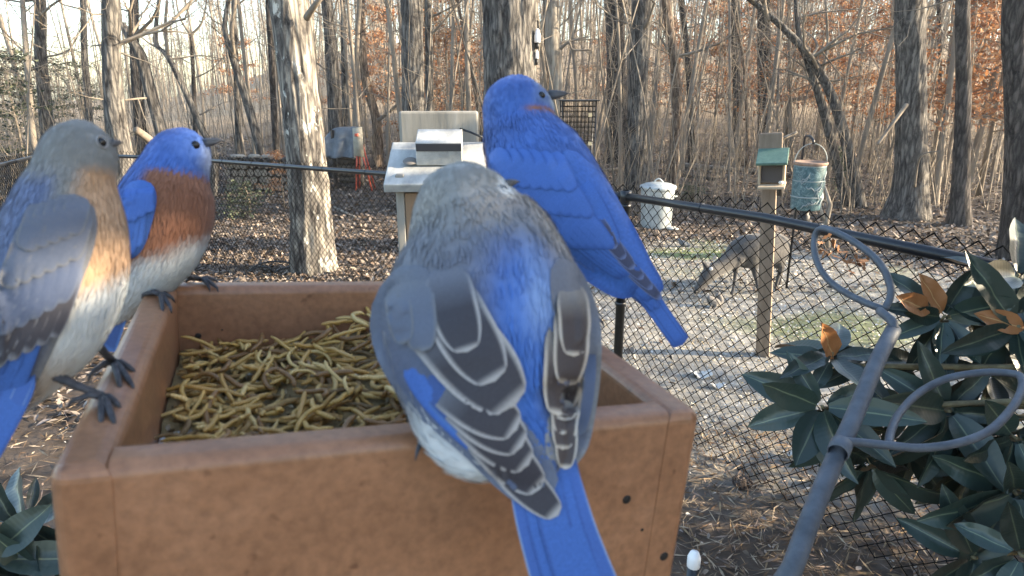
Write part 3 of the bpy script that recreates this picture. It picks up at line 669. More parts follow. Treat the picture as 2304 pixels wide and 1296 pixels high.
# ================================================================ PATTERNED BARREL FEEDER HANGING ON A POLE
m, n, l, bs = nodes_of('leaf_print')
tc = n.new('ShaderNodeTexCoord'); mp = n.new('ShaderNodeMapping'); mp.inputs['Scale'].default_value = (1, 1, 1); l.new(tc.outputs['Object'], mp.inputs[0])
nz = n.new('ShaderNodeTexNoise'); nz.inputs['Scale'].default_value = 9; nz.inputs['Detail'].default_value = 3; nz.inputs['Distortion'].default_value = 1.2; l.new(mp.outputs[0], nz.inputs['Vector'])
vo = n.new('ShaderNodeTexVoronoi'); vo.feature = 'DISTANCE_TO_EDGE'; vo.inputs['Scale'].default_value = 13
mxv = n.new('ShaderNodeMixRGB'); mxv.inputs[0].default_value = .25; l.new(mp.outputs[0], mxv.inputs[1]); l.new(nz.outputs['Color'], mxv.inputs[2]); l.new(mxv.outputs[0], vo.inputs['Vector'])
r1 = ramp(n, [(.02, (.26, .36, .38)), (.07, (.06, .13, .15))]); l.new(vo.outputs['Distance'], r1.inputs[0])
r2 = ramp(n, [(.35, (.012, .035, .045)), (.5, (.04, .10, .115)), (.68, (.14, .22, .23))]); l.new(nz.outputs['Fac'], r2.inputs[0])
mx = n.new('ShaderNodeMixRGB'); mx.inputs[0].default_value = .6; l.new(r1.outputs[0], mx.inputs[1]); l.new(r2.outputs[0], mx.inputs[2]); l.new(mx.outputs[0], bs.inputs['Base Color']); bs.inputs['Roughness'].default_value = .45
MAT['leaf_print'] = m
MAT['rust_lid'] = M('rust_lid', [(.3, (.20, .13, .095)), (.7, (.34, .24, .18))], 15, .8, .2)
MAT['wire_pale'] = plain('wire_pale', (.26, .30, .30), .5, .2)
YB = 6.2; pt = PY(1824, 365, YB); pbm = PY(1824, 470, YB); kB = YB / ray(1824, 420).y / FPX; rB = 34 * kB
gB = V((pt.x, YB, ground_z(pt.x, YB)))
bf = thing('barrel_feeder', 'blue-green leaf-patterned barrel feeder with wire bail hanging on a dark pole', 'feeder', gB)
b = MB(); H_ = pt.z - pbm.z; cB = V((pt.x, YB, pbm.z)); b.lathe(cB, [(0, 0), (rB * .9, 0), (rB * .93, .01), (rB * .98, H_ * .5), (rB * 1.0, H_ - .01)], 40); br = b.build('barrel', MAT['leaf_print'], bf)
b = MB(); b.lathe(cB, [(rB * 1.0, H_ - .025), (rB * 1.06, H_ - .02), (rB * 1.08, H_), (rB * 1.04, H_ + .008), (rB, H_ - .004), (0, H_ - .012)], 40); b.build('lid', MAT['rust_lid'], bf)
for f in (.28, .93, .62): 
    b = MB(); b.lathe(cB + V((0, 0, H_ * f)), [(rB * .97, -.006), (rB * 1.02, 0), (rB * .97, .006)], 40); b.build('hoop', MAT['wire_pale'], bf)
rnd = random.Random(3)
for k in range(16):      # raised twig relief
    b = MB(); a0 = rnd.uniform(-2.6, -.3); z0 = rnd.uniform(.08, .85) * H_; pts = []
    for j in range(5):
        a = a0 + j * .14; pts.append(cB + V((math.cos(a) * rB * 1.0, math.sin(a) * rB * 1.0, min(H_ * .9, max(.02, z0 + (j - 2) * rnd.uniform(-.02, .035))))))
    b.tube(pts, [.004, .006, .007, .005, .003], 5); b.build('twig_relief', MAT['wire_pale'], br)
b = MB(); b.lathe(cB, [(0, -.15), (.04, -.15), (.055, -.13), (.055, -.06), (.042, -.05), (.042, 0)], 24); b.build('spinner', plain('spinner_black', (.02, .02, .022), .5), bf)
b = MB(); ht = PY(1824, 318, YB + .18); b.tube([cB + V((rB * 1.06 * math.cos(t_), 0, H_ + rB * 1.2 * math.sin(t_))) + V((0, .0, 0)) for t_ in np.linspace(0, math.pi, 17)], .004, 6); b.build('bail', MAT['wire_pale'], bf)
b = MB(); xx = cB.x; b.tube([(xx, YB + .19, gB.z - .1), (xx, YB + .19, pt.z + rB * 1.4), (xx, YB + .17, pt.z + rB * 1.6), (xx, YB + .08, pt.z + rB * 1.62), (xx, YB, pt.z + rB * 1.4), (xx, YB - .01, pt.z + rB * 1.16)], .012, 8); b.build('hanger_pole', MAT['black_vinyl'], bf)
b = MB(); Yk = 7.4; pk = GH(1862, 560); q = [PY(1862, 560, pk.y), PY(1858, 500, pk.y), PY(1868, 460, pk.y), PY(1856, 420, pk.y)]; b.tube([V((q[0].x, q[0].y, ground_z(q[0].x, q[0].y) - .05))] + q[1:], [.05, .042, .03, .012], 8)
b.tube([q[1], PY(1846, 470, pk.y), PY(1848, 445, pk.y)], [.03, .018, .006], 6); b.tube([q[2], PY(1880, 430, pk.y), PY(1886, 428, pk.y - .1)], [.02, .012, .004], 6)
tag(b.build('dead_snag', MAT['bark_pale'], org=pk), 'pale dead forked snag standing behind the barrel feeder', 'snag')

# ================================================================ WIRE CAGE, WHITE JUG, TREE FEEDERS
Yc = 11.0; b = MB(); c0, c1 = at_Y(1262, Yc), at_Y(1336, Yc); zt = PY(1300, 228, Yc).z; zb = PY(1300, 322, Yc).z
cg = thing('wire_cage', 'tall black wire cage standing beside the perched bird head', 'cage', ((c0.x + c1.x) / 2, Yc, c0.z))
for k, (X_, Y_) in enumerate([(c0.x, Yc), (c1.x, Yc), (c1.x, Yc + .45), (c0.x, Yc + .45)]):
    b = MB(); b.tube([(X_, Y_, c0.z - .05), (X_, Y_, zt)], .012, 6); b.build('post', MAT['black_vinyl'], cg)
b = MB()
for Y_ in (Yc, Yc + .45):
    for k in range(10): X_ = c0.x + (c1.x - c0.x) * k / 9; b.tube([(X_, Y_, zb), (X_, Y_, zt)], .004, 4, False)
    for k in range(9): z_ = zb + (zt - zb) * k / 8; b.tube([(c0.x, Y_, z_), (c1.x, Y_, z_)], .005, 4, False)
for X_ in (c0.x, c1.x):
    for k in range(9): z_ = zb + (zt - zb) * k / 8; b.tube([(X_, Yc, z_), (X_, Yc + .45, z_)], .005, 4, False)
b.build('wire_grid', MAT['black_wire'], cg, kind='stuff')
b = MB(); b.box(((c0.x + c1.x) / 2, Yc + .22, zt + .012), (abs(c1.x - c0.x) + .1, .55, .02)); b.build('roof', MAT['black_vinyl'], cg, smooth=False)
for k, (u, v) in enumerate([(1328, 259), (1327, 323)]):
    b = MB(); p = PY(u, v, Yc - .02); b.box(p, (.055, .03, .055)); b.build('pale_block', plain('pale_block_m%d' % k, (.72, .58, .34), .7), cg, smooth=False, bevel=.004)
pj = GH(1300, 372); pj = V((pj.x - .1, pj.y, pj.z)); b = MB(); b.lathe(pj, [(0, 0), (.12, 0), (.13, .03), (.13, .2), (.1, .27), (.04, .31), (.035, .34), (0, .345)], 24)
tag(b.build('white_jug', plain('white_plastic', (.8, .8, .8), .4), org=pj), 'bright white plastic jug on the ground behind the blue bird back', 'jug')
Yt = 8.5
for nm, u, v0, v1, w, lab in [('white_feeder', 1209, 64, 96, 15, 'white cone-topped feeder hanging off the thick furrowed trunk'), ('tube_feeder', 1208, 112, 132, 8, 'small white and black tube feeder below the cone-topped one')]:
    a, c = PY(u, v0, Yt), PY(u, v1, Yt); k = Yt / ray(u, v0).y / FPX; t = thing(nm, lab, 'feeder', c)
    b = MB(); h = a.z - c.z; b.lathe(c, [(0, 0), (w * .45 * k, 0), (w * .5 * k, h * .1), (w * .5 * k, h * .5), (w * .22 * k, h * .95), (0, h)], 16); b.build('body', plain(nm + '_white', (.82, .82, .84), .4), t)
    b = MB(); b.lathe(c, [(0, -.07), (w * .3 * k, -.07), (w * .3 * k, 0), (0, .0)], 12); b.build('base', plain(nm + '_black', (.02, .02, .02), .5), t)
    b = MB(); b.tube([a - V((0, 0, .01)), a + V((0, 0, .08)), a + V((-.09, .05, .1))], .004, 5); b.build('hanger', MAT['black_wire'], t)

# ================================================================ WOODPILES, TARPAULIN, SAWHORSE, LOGS
logm = [M('log_bark', [(.3, (.05, .042, .036)), (.7, (.15, .125, .10))], 12, .9, .5), M('log_end', [(.3, (.16, .135, .11)), (.7, (.30, .26, .21))], 30, .9, .2)]
rnd = random.Random(9)
def log(p0, d, L, r, label, group, seed):
    b = MB(); d = V(d).normalized(); n_ = 9; pts = [p0, p0 + d * L * .5, p0 + d * L]
    b.tube(pts, [r, r * 1.03, r * .97], n_, True, ang0=seed)
    me = b.mesh('firewood_log', p0, False); me.materials.append(logm[0]); me.materials.append(logm[1])
    for pl in me.polygons[-2:]: pl.material_index = 1
    o = link('firewood_log', me, None); o.location = p0; return tag(o, label, 'log', group)
g1 = GH(600, 432); YW = g1.y; xl, xr = at_Y(505, YW).x, at_Y(722, YW).x; ztop = PY(600, 352, YW).z
zb = ground_z((xl + xr) / 2, YW) + .03; row = 0
while zb + row * .155 < ztop - .12:
    x = xl + .08 + (row % 2) * .07
    while x < xr - .05:
        r = rnd.uniform(.065, .085); log(V((x, YW + rnd.uniform(-.05, .05), zb + .07 + row * .155)), (rnd.gauss(0, .04), 1, 0), .42, r, 'split dark log stacked under the corrugated sheet', 'logs of the covered woodpile', rnd.random()); x += rnd.uniform(.145, .17)
    row += 1
zc = zb + row * .155 + .02
b = MB(); vs = []; fs = []; nX = 120; nYc = 3
for j in range(nYc):
    for i in range(nX):
        x = xl - .12 + (xr - xl + .24) * i / (nX - 1); vs.append((x, YW - .12 + j * .32, zc + .045 * math.sin(x * 2 * math.pi / .2) + .03 * noise.noise(V((x * 2, j, 0))) + .015))
for j in range(nYc - 1):
    for i in range(nX - 1): fs.append((j * nX + i, j * nX + i + 1, (j + 1) * nX + i + 1, (j + 1) * nX + i))
b.add(vs, fs); o = b.build('corrugated_sheet', M('old_sheet', [(.3, (.035, .033, .032)), (.7, (.12, .11, .10))], 9, .7, .3), org=(xl, YW, zc)); sd = o.modifiers.new('solid', 'SOLIDIFY'); sd.thickness = .012
tag(o, 'dark corrugated sheet covering the long woodpile', 'sheet')
for k, (u, w) in enumerate([(530, .34), (600, .3), (650, .16), (568, .26)]):
    p = PY(u, 330, YW); p = V((p.x, YW + .05, zc + .09)); b = MB(); mv = []
    b.lathe(p, [(0, -.03), (w * .5, -.025), (w * .55, 0), (w * .4, .035), (0, .045)], 9)
    o = b.build('flat_stone', M('stone_m%d' % k, [(.3, (.22, .20, .18)), (.7, (.42, .38, .32))], 10, .9, .4), org=p, smooth=False); o.scale = (1, .6, 1)
    tag(o, ['pale flat stone weighing down the end of the corrugated sheet', 'flat tan stone in the middle of the corrugated sheet', 'small round tan stone on the corrugated sheet', 'grey slab lying between two stones on the corrugated sheet'][k], 'stone')
# second rack with tarpaulin
YT = YW + .6; xl2, xr2 = at_Y(757, YT).x, at_Y(806, YT).x
rk = thing('firewood_rack', 'narrow black upright firewood rack under a grey tarpaulin', 'rack', ((xl2 + xr2) / 2, YT, ground_z(xl2, YT)))
for X_ in (xl2, xr2):
    b = MB(); zt2 = PY(780, 292, YT).z; b.box((X_, YT - .06, (zt2 + rk.location.z) / 2), (.07, .07, zt2 - rk.location.z)); b.build('post', MAT['bark_dark'], rk, smooth=False, bevel=.006)
b = MB(); b.box(((xl2 + xr2) / 2, YT + .15, rk.location.z + .06), (xr2 - xl2, .5, .08)); b.build('base_board', MAT['bark_dark'], rk, smooth=False)
z_ = rk.location.z + .17; zT = PY(780, 356, YT).z
while z_ < zT + .1:
    log(V((xl2 + .05, YT + rnd.uniform(-.02, .1), z_)), (1, rnd.gauss(0, .03), rnd.gauss(0, .02)), xr2 - xl2 - .1, .068, 'short split log lying crosswise in the narrow rack', 'logs in the narrow rack', rnd.random()); z_ += .136
b = MB(); vs = []; fs = []; n1, n2 = 22, 14; xa, xb = at_Y(718, YT).x, at_Y(812, YT).x; za, zb2 = PY(760, 288, YT).z, PY(760, 352, YT).z
for j in range(n2):
    for i in range(n1):
        f, h = i / (n1 - 1), j / (n2 - 1); x = xa + (xb - xa) * f; top = za - (1 - sstep(0, .5, f)) * (za - zb2) * .55
        z = top + (zb2 - top) * h + .02 * noise.noise(V((x * 4, h * 3, 2))); y = YT - .02 - .30 * h + .09 * math.sin(f * 17 + h * 2) * h + .05 * noise.noise(V((f * 6, h * 4, 0)))
        if j == 0: y = YT + .5
        if j == 1: y = YT + .02; z = top
        vs.append((x, y, z))
for j in range(n2 - 1):
    for i in range(n1 - 1): fs.append((j * n1 + i, j * n1 + i + 1, (j + 1) * n1 + i + 1, (j + 1) * n1 + i))
b.add(vs, fs); o = b.build('tarpaulin', M('tarp', [(.3, (.10, .115, .13)), (.7, (.19, .21, .23))], 6, .5, .3), org=(xa, YT, zb2)); sd = o.modifiers.new('solid', 'SOLIDIFY'); sd.thickness = .006
tag(o, 'grey-blue tarpaulin draped over the narrow firewood rack', 'tarpaulin')
b = MB(); q = PY(798, 288, YT - .36); b.add([(q.x - .05, YT - .36, q.z), (q.x + .16, YT - .36, q.z + .02), (q.x + .18, YT - .4, q.z - .62), (q.x - .04, YT - .42, q.z - .58)], [(0, 1, 2, 3)])
o = b.build('cloth_flap', M('tan_cloth', [(.3, (.36, .33, .26)), (.7, (.5, .46, .37))], 8, .8, .3), org=q); sd = o.modifiers.new('solid', 'SOLIDIFY'); sd.thickness = .01
tag(o, 'pale tan cloth hanging at the end of the tarpaulin', 'cloth')
sh = at_Y(824, YT - .2); ht = PY(812, 302, YT - .2).z; t = thing('red_sawhorse', 'red folding sawhorse beside the tarpaulin-covered rack', 'sawhorse', sh)
MAT['red_paint'] = plain('red_paint', (.55, .10, .06), .5)
for (dx0, dx1, dy) in [(-.1, -.19, .1), (-.1, .17, .1), (-.1, -.19, -.25), (-.1, .17, -.25)]:
    b = MB(); b.tube([(sh.x + dx0, sh.y + dy * .6, ht), (sh.x + dx1, sh.y + dy, sh.z - .02)], .02, 6); b.build('leg', MAT['red_paint'], t)
b = MB(); b.box((sh.x - .1, sh.y - .05, ht), (.06, .5, .06)); b.build('top_beam', MAT['red_paint'], t, smooth=False, bevel=.006)
b = MB(); zz = (ht * .35 + sh.z * .65); b.tube([(sh.x - .16, sh.y - .2, zz), (sh.x + .07, sh.y - .2, zz)], .014, 6); b.build('brace', MAT['red_paint'], t)
# fallen logs in the wood
def fallen(u0, v0, u1, v1, w, lab, mat='bark_pale'):
    a, c = GH(u0, v0), GH(u1, v1); k = a.y / FPX; pts = []
    for i in range(7):
        p = a.lerp(c, i / 6); pts.append(V((p.x, p.y, ground_z(p.x, p.y) + w * k * .4 + .02 * noise.noise(V((i, u0, 0))))))
    b = MB(); trunkr = [w * .5 * k * (1 - .35 * i / 6) for i in range(7)]; b.tube(pts, trunkr, 10)
    tag(b.build('fallen_log', MAT[mat], org=a), lab, 'log')
fallen(1530, 378, 1715, 392, 14, 'long pale fallen log lying behind the squirrel box')
fallen(1725, 395, 1785, 401, 12, 'short brown fallen log past the squirrel box', 'bark_brown')
fallen(1335, 390, 1420, 380, 9, 'thin fallen branch lying before the dark trunk')
fallen(1520, 398, 1610, 408, 10, 'dark mossy fallen log right of the can', 'bark_dark')
fallen(2085, 548, 2150, 600, 9, 'broken branch on the leaves past the top rail', 'bark_brown')
fallen(752, 470, 800, 492, 7, 'bare pale stick lying on leaves beside the lichen-spotted trunk')
# hose coil and lit leaves beside the lichen trunk
hp = GH(620, 618); b = MB()
for (u, v, ru, rv) in [(622, 618, 62, 30), (590, 622, 30, 22), (668, 618, 50, 18)]:
    pts = [P(u + ru * math.cos(t_), v - rv * math.sin(t_), PX(hp)[2]) for t_ in np.linspace(0, math.pi, 20)]
    pts = [V((p.x, p.y, max(p.z, ground_z(p.x, p.y) + .01))) for p in pts]; b.tube(pts, .011, 8)
tag(b.build('garden_hose', MAT['black_vinyl'], org=hp), 'black garden hose looping on the ground by the lichen-spotted trunk', 'hose')
for k, (u, v, w) in enumerate([(1576, 850, 44), (1614, 876, 30), (1772, 1030, 20)]):
    p = GH(u, v); s_ = w * PX(p)[2] / FPX; b = MB(); vs = []; fs = []; rr = random.Random(k)
    for j in range(5):
        for i in range(5): vs.append(p + V((s_ * (i / 4 - .5), s_ * .8 * (j / 4 - .5), .012 + .018 * abs(i - 2) * rr.uniform(.5, 1.0) + .008 * rr.random())))
    for j in range(4):
        for i in range(4):
            if (i, j) in ((0, 0), (3, 3), (0, 3)[::1]): continue
            fs.append((j * 5 + i, j * 5 + i + 1, j * 5 + i + 6, j * 5 + i + 5))
    b.add(vs, fs); o = b.build('bark_shard', plain('pale_shard%d' % k, (.62, .6, .56), .7), org=p, smooth=False); sd = o.modifiers.new('s', 'SOLIDIFY'); sd.thickness = .004
    tag(o, ['larger pale bark shard on the yard beyond the mesh', 'small pale bark shard beside the larger one on the yard', 'tiny pale shard under the magnolia leaves'][k], 'shard')
p = GH(1668, 1102); b = MB()
for i in range(9):
    for k in range(11):
        a = k * 2 * math.pi / 11 + i * .5; zz = .012 + i * .006; r = .032 * math.sin(math.pi * (i + 1.2) / 10.5) + .004
        c = p + V((math.cos(a) * r, math.sin(a) * r, zz)); d = V((math.cos(a), math.sin(a), .5)) * .011; w = V((-math.sin(a), math.cos(a), 0)) * .006
        b.add([c - w, c + w, c + d + w * .6, c + d - w * .6, c + d * .8 + V((0, 0, .004))], [(0, 1, 2, 3), (0, 1, 4), (1, 2, 4), (2, 3, 4), (3, 0, 4)])
b.lathe(p, [(0, 0), (.02, .006), (.024, .03), (.012, .06), (0, .066)], 10)
tag(b.build('pine_cone', plain('cone_brown', (.07, .05, .04), .8), org=p, smooth=False), 'open pine cone lying on the mulch below the fence', 'pine cone')
for k, (u, v) in enumerate([(1862, 566), (1926, 592)]):
    rr = random.Random(k); pos = None
    cpt = P(u, v, 2.25 - k * .06); t = thing('dead_oak_sprig', ['russet dead oak leaves caught in the mesh inside the upper ring', 'second clump of dead oak leaves caught in the mesh, lower in the upper ring'][k], 'leaves', cpt)
    b = MB(); b.tube([cpt + V((-.03, 0, .05)), cpt, cpt + V((.03, 0, -.05))], .0015, 4); b.build('stem', MAT['twig'], t)
    for j in range(15):
        c = cpt + V((rr.gauss(0, .03), rr.gauss(0, .012), rr.gauss(0, .022))); d = V((rr.gauss(0, 1), rr.gauss(0, .6), rr.gauss(0, 1))).normalized() * rr.uniform(.012, .024); w = d.cross(V((rr.gauss(0, 1), rr.gauss(0, 1), rr.gauss(0, 1)))).normalized() * .007
        b = MB(); b.add([c - d, c + w * .9 - d * .3, c + w * .4, c + w + d * .4, c + d, c - w + d * .4, c - w * .4, c - w * .9 - d * .3], [(0, 1, 2, 6, 7), (2, 3, 4, 5, 6)]); b.build('leaf', MAT.setdefault('oak_dead', M('oak_dead', [(.3, (.22, .10, .05)), (.7, (.36, .19, .09))], 60, .8, .1)), t)

# ================================================================ DEER, SQUIRREL, DOVE
def chain(mb, px, n=12, flat=1.0):
    """px rows: (u, v, Z, radius_px)"""
    q = catmull([(*P(u, v, Z), r * Z / FPX) for u, v, Z, r in px], 5); mb.tube([c[:3] for c in q], [max(c[3], .002) for c in q], n)
m, n, l, bs = nodes_of('deer_fur')
tc = n.new('ShaderNodeTexCoord'); nz = n.new('ShaderNodeTexNoise'); nz.inputs['Scale'].default_value = 45; nz.inputs['Detail'].default_value = 6; l.new(tc.outputs['Object'], nz.inputs['Vector'])
rp = ramp(n, [(.3, (.036, .034, .033)), (.7, (.07, .065, .06))]); l.new(nz.outputs['Fac'], rp.inputs[0]); l.new(rp.outputs[0], bs.inputs['Base Color']); bs.inputs['Roughness'].default_value = .9; bs.inputs['Sheen Weight'].default_value = .2
bp = n.new('ShaderNodeBump'); bp.inputs['Strength'].default_value = .4; bp.inputs['Distance'].default_value = .01; l.new(nz.outputs['Fac'], bp.inputs['Height']); l.new(bp.outputs[0], bs.inputs['Normal']); MAT['deer_fur'] = m
ZD = PX(GH(1650, 660))[2]; ZH = PX(GH(1750, 652))[2]
dg = GH(1700, 655); deer = thing('deer', 'grey-brown young deer grazing with lowered head behind the fence', 'deer', dg)
b = MB()
chain(b, [(1762, 560, ZH + .12, 12), (1756, 562, ZH + .1, 30), (1738, 560, ZH + .02, 38), (1710, 562, ZD + .08, 38), (1682, 566, ZD, 39), (1664, 570, ZD - .04, 33), (1650, 580, ZD - .07, 24), (1634, 592, ZD - .12, 20), (1616, 604, ZD - .16, 18), (1602, 612, ZD - .2, 17), (1592, 622, ZD - .22, 17), (1583, 634, ZD - .24, 13), (1574, 646, ZD - .26, 9), (1567, 655, ZD - .27, 8), (1564, 659, ZD - .27, 3)])
def gleg(px): 
    r = list(px); u, v, Z, w = r[-1]; chain(b, r, 8)
gleg([(1662, 580, ZD - .12, 15), (1656, 600, ZD - .12, 9), (1655, 614, ZD - .12, 5.5), (1652, 634, ZD - .12, 4), (1649, 652, ZD - .12, 3.6), (1645, 663, ZD - .12, 5)])
gleg([(1694, 588, ZD - .02, 16), (1697, 605, ZD - .02, 9), (1700, 622, ZD - .02, 5.5), (1705, 645, ZD - .02, 4), (1708, 660, ZD - .02, 3.6), (1706, 668, ZD - .02, 5)])
gleg([(1748, 575, ZH, 24), (1752, 592, ZH, 14), (1757, 606, ZH, 7), (1751, 625, ZH, 5), (1746, 645, ZH, 4), (1744, 655, ZH, 5)])
gleg([(1752, 572, ZH + .18, 20), (1757, 588, ZH + .18, 12), (1760, 600, ZH + .18, 6), (1757, 618, ZH + .18, 4.5), (1755, 634, ZH + .18, 4), (1752, 643, ZH + .18, 5)])
chain(b, [(1763, 545, ZH + .1, 6), (1768, 560, ZH + .12, 6), (1767, 576, ZH + .12, 4)], 8)
for (u0, v0, u1, v1, dz) in [(1596, 609, 1579, 588, -.02), (1604, 604, 1600, 590, .06)]: chain(b, [(u0, v0, ZD - .2 + dz, 4), ((u0 + u1) / 2, (v0 + v1) / 2, ZD - .2 + dz, 6), (u1, v1, ZD - .2 + dz, 1.5)], 8)
o = b.build('body', MAT['deer_fur'], deer); rm = o.modifiers.new('remesh', 'REMESH'); rm.mode = 'VOXEL'; rm.voxel_size = .011; rm.use_smooth_shade = True
sm = o.modifiers.new('smooth', 'SMOOTH'); sm.iterations = 3
b = MB(); p = P(1584, 629, ZD - .29); b.lathe(p, [(0, .008), (.006, .005), (.008, 0), (.006, -.005), (0, -.008)], 10); b.build('eye', plain('deer_eye', (.01, .01, .01), .15), deer)
b = MB(); p = P(1565, 657, ZD - .3); b.lathe(p, [(0, .016), (.014, .01), (.018, 0), (.012, -.012), (0, -.016)], 10); b.build('nose', plain('deer_nose', (.015, .014, .014), .35), deer)
b = MB(); b.lathe(P(1600, 605, ZD - .27), [(0, .02), (.016, .01), (.018, -.008), (0, -.02)], 10); b.build('ear_patch', plain('ear_white', (.55, .52, .5), .9), deer)
# grey squirrel
p = GH(1604, 692); zq = PX(p)[2]; t = thing('grey_squirrel', 'small grey squirrel crouched feeding in front of the deer', 'squirrel', p)
b = MB(); chain(b, [(1618, 688, zq, 4), (1612, 682, zq, 10), (1604, 679, zq, 11), (1598, 674, zq - .01, 9), (1594, 671, zq - .02, 6), (1591, 671, zq - .02, 2)]); chain(b, [(1616, 688, zq + .02, 4), (1622, 676, zq + .03, 6), (1616, 664, zq + .03, 6), (1612, 668, zq + .02, 3)])
chain(b, [(1597, 670, zq - .01, 2.5), (1596, 664, zq, 1)], 6); chain(b, [(1601, 671, zq + .01, 2.5), (1601, 665, zq + .02, 1)], 6)
for u in (1600, 1612): chain(b, [(u, 684, zq - .02, 4), (u - 2, 692, zq - .03, 2.5), (u - 5, 694, zq - .04, 1.5)], 6)
o = b.build('body', M('squirrel_fur', [(.3, (.10, .095, .09)), (.7, (.22, .205, .19))], 90, .9, .3), t); rm = o.modifiers.new('r', 'REMESH'); rm.mode = 'VOXEL'; rm.voxel_size = .004; rm.use_smooth_shade = True
p = GH(1538, 556); zq = PX(p)[2]; t = thing('ground_dove', 'small dark grey dove standing on the pale yard near the can', 'dove', p)
b = MB(); chain(b, [(1553, 553, zq, 1.5), (1548, 551, zq, 4), (1540, 549, zq, 7), (1534, 546, zq, 6.5), (1530, 542, zq, 4), (1528, 539, zq, 3.6), (1525, 539, zq, 1.5), (1523, 540, zq, .5)])
for u in (1537, 1541): chain(b, [(u, 553, zq, 1), (u, 557, zq, .8)], 5)
o = b.build('body', M('dove_grey', [(.3, (.09, .10, .115)), (.7, (.18, .19, .2))], 60, .8, .2), t); rm = o.modifiers.new('r', 'REMESH'); rm.mode = 'VOXEL'; rm.voxel_size = .005; rm.use_smooth_shade = True
# ================================================================ FEEDER BOX (foreground)
BS = .95; BYAW, BA, BB = .3616, -.0048, .0957; BW, BD, BT = .2499 * BS, .2391 * BS, .0178 * BS
BO = CAM + V((-.1464, .1839, -.115)) * BS
BM = Matrix.Rotation(BYAW, 3, 'Z') @ Matrix.Rotation(BA, 3, 'X') @ Matrix.Rotation(BB, 3, 'Y')
def BX(x, y, z): return BO + BM @ V((x, y, z))
BN = BM @ V((0, 0, 1))
def boxhit(u, v, lift=0):
    d = ray(u, v); t = (BO + BN * lift - CAM).dot(BN) / d.dot(BN); return CAM + d * t
def boxZ(u, v): return PX(boxhit(u, v))[2]
BHT = .105; FLOORZ = -.043
m, n, l, bs = nodes_of('poly_lumber')
tc = n.new('ShaderNodeTexCoord'); n1 = n.new('ShaderNodeTexNoise'); n1.inputs['Scale'].default_value = 38; n1.inputs['Detail'].default_value = 6
n2 = n.new('ShaderNodeTexNoise'); n2.inputs['Scale'].default_value = 260; n2.inputs['Detail'].default_value = 3
n3 = n.new('ShaderNodeTexNoise'); n3.inputs['Scale'].default_value = 120; n3.inputs['Detail'].default_value = 2
for q in (n1, n2, n3): l.new(tc.outputs['Object'], q.inputs['Vector'])
r1 = ramp(n, [(.25, (.26, .125, .064)), (.55, (.305, .15, .078)), (.8, (.345, .178, .098))]); l.new(n1.outputs['Fac'], r1.inputs[0])
r2 = ramp(n, [(.68, (1, 1, 1)), (.76, (.35, .3, .28))]); l.new(n3.outputs['Fac'], r2.inputs[0])
r3 = ramp(n, [(.3, (.8, .8, .8)), (.7, (1.14, 1.14, 1.14))]); l.new(n2.outputs['Fac'], r3.inputs[0])
mx = n.new('ShaderNodeMixRGB'); mx.blend_type = 'MULTIPLY'; mx.inputs[0].default_value = .6; l.new(r1.outputs[0], mx.inputs[1]); l.new(r2.outputs[0], mx.inputs[2])
mx2 = n.new('ShaderNodeMixRGB'); mx2.blend_type = 'MULTIPLY'; mx2.inputs[0].default_value = 1; l.new(mx.outputs[0], mx2.inputs[1]); l.new(r3.outputs[0], mx2.inputs[2]); l.new(mx2.outputs[0], bs.inputs['Base Color'])
bs.inputs['Roughness'].default_value = .38; bs.inputs['Specular IOR Level'].default_value = .5
bp = n.new('ShaderNodeBump'); bp.inputs['Strength'].default_value = .25; bp.inputs['Distance'].default_value = .0008; l.new(n2.outputs['Fac'], bp.inputs['Height']); l.new(bp.outputs[0], bs.inputs['Normal'])
MAT['poly'] = m
gbx = BX(BW / 2, BD / 2, 0)
feeder = thing('feeder_box', 'reddish-brown open-topped feeder box holding dried mealworms', 'feeder', (gbx.x, gbx.y, ground_z(gbx.x, gbx.y)))
def panel(name, x0, x1, y0, y1, z0, z1, mat=None, bev=.0052):
    b = MB(); vs = [BX(x, y, z) for x in (x0, x1) for y in (y0, y1) for z in (z0, z1)]
    b.add(vs, [(0, 1, 3, 2), (4, 6, 7, 5), (0, 4, 5, 1), (2, 3, 7, 6), (0, 2, 6, 4), (1, 5, 7, 3)])
    o = b.build(name, mat or MAT['poly'], feeder, smooth=False, bevel=bev); o.modifiers['bevel'].segments = 5
    for p_ in o.data.polygons: p_.use_smooth = False
    return o
g_ = .0006
for x0, x1, inner in ((0, BT, 1), (BW - BT, BW, 0)):
    sp_ = panel('side_panel', x0, x1, 0, BD, -BHT, 0); sp_.modifiers['bevel'].limit_method = 'WEIGHT'     # the edges that butt the front and back boards stay square
    bw = sp_.data.attributes.new('bevel_weight_edge', 'FLOAT', 'EDGE'); inn = {4, 5, 6, 7} if inner else {0, 1, 2, 3}
    for e_ in sp_.data.edges:
        a_, b_ = e_.vertices; vert = {a_, b_} in ({0, 1}, {2, 3}, {4, 5}, {6, 7})
        bw.data[e_.index].value = 0.0 if (vert and {a_, b_} <= inn) else 1.0
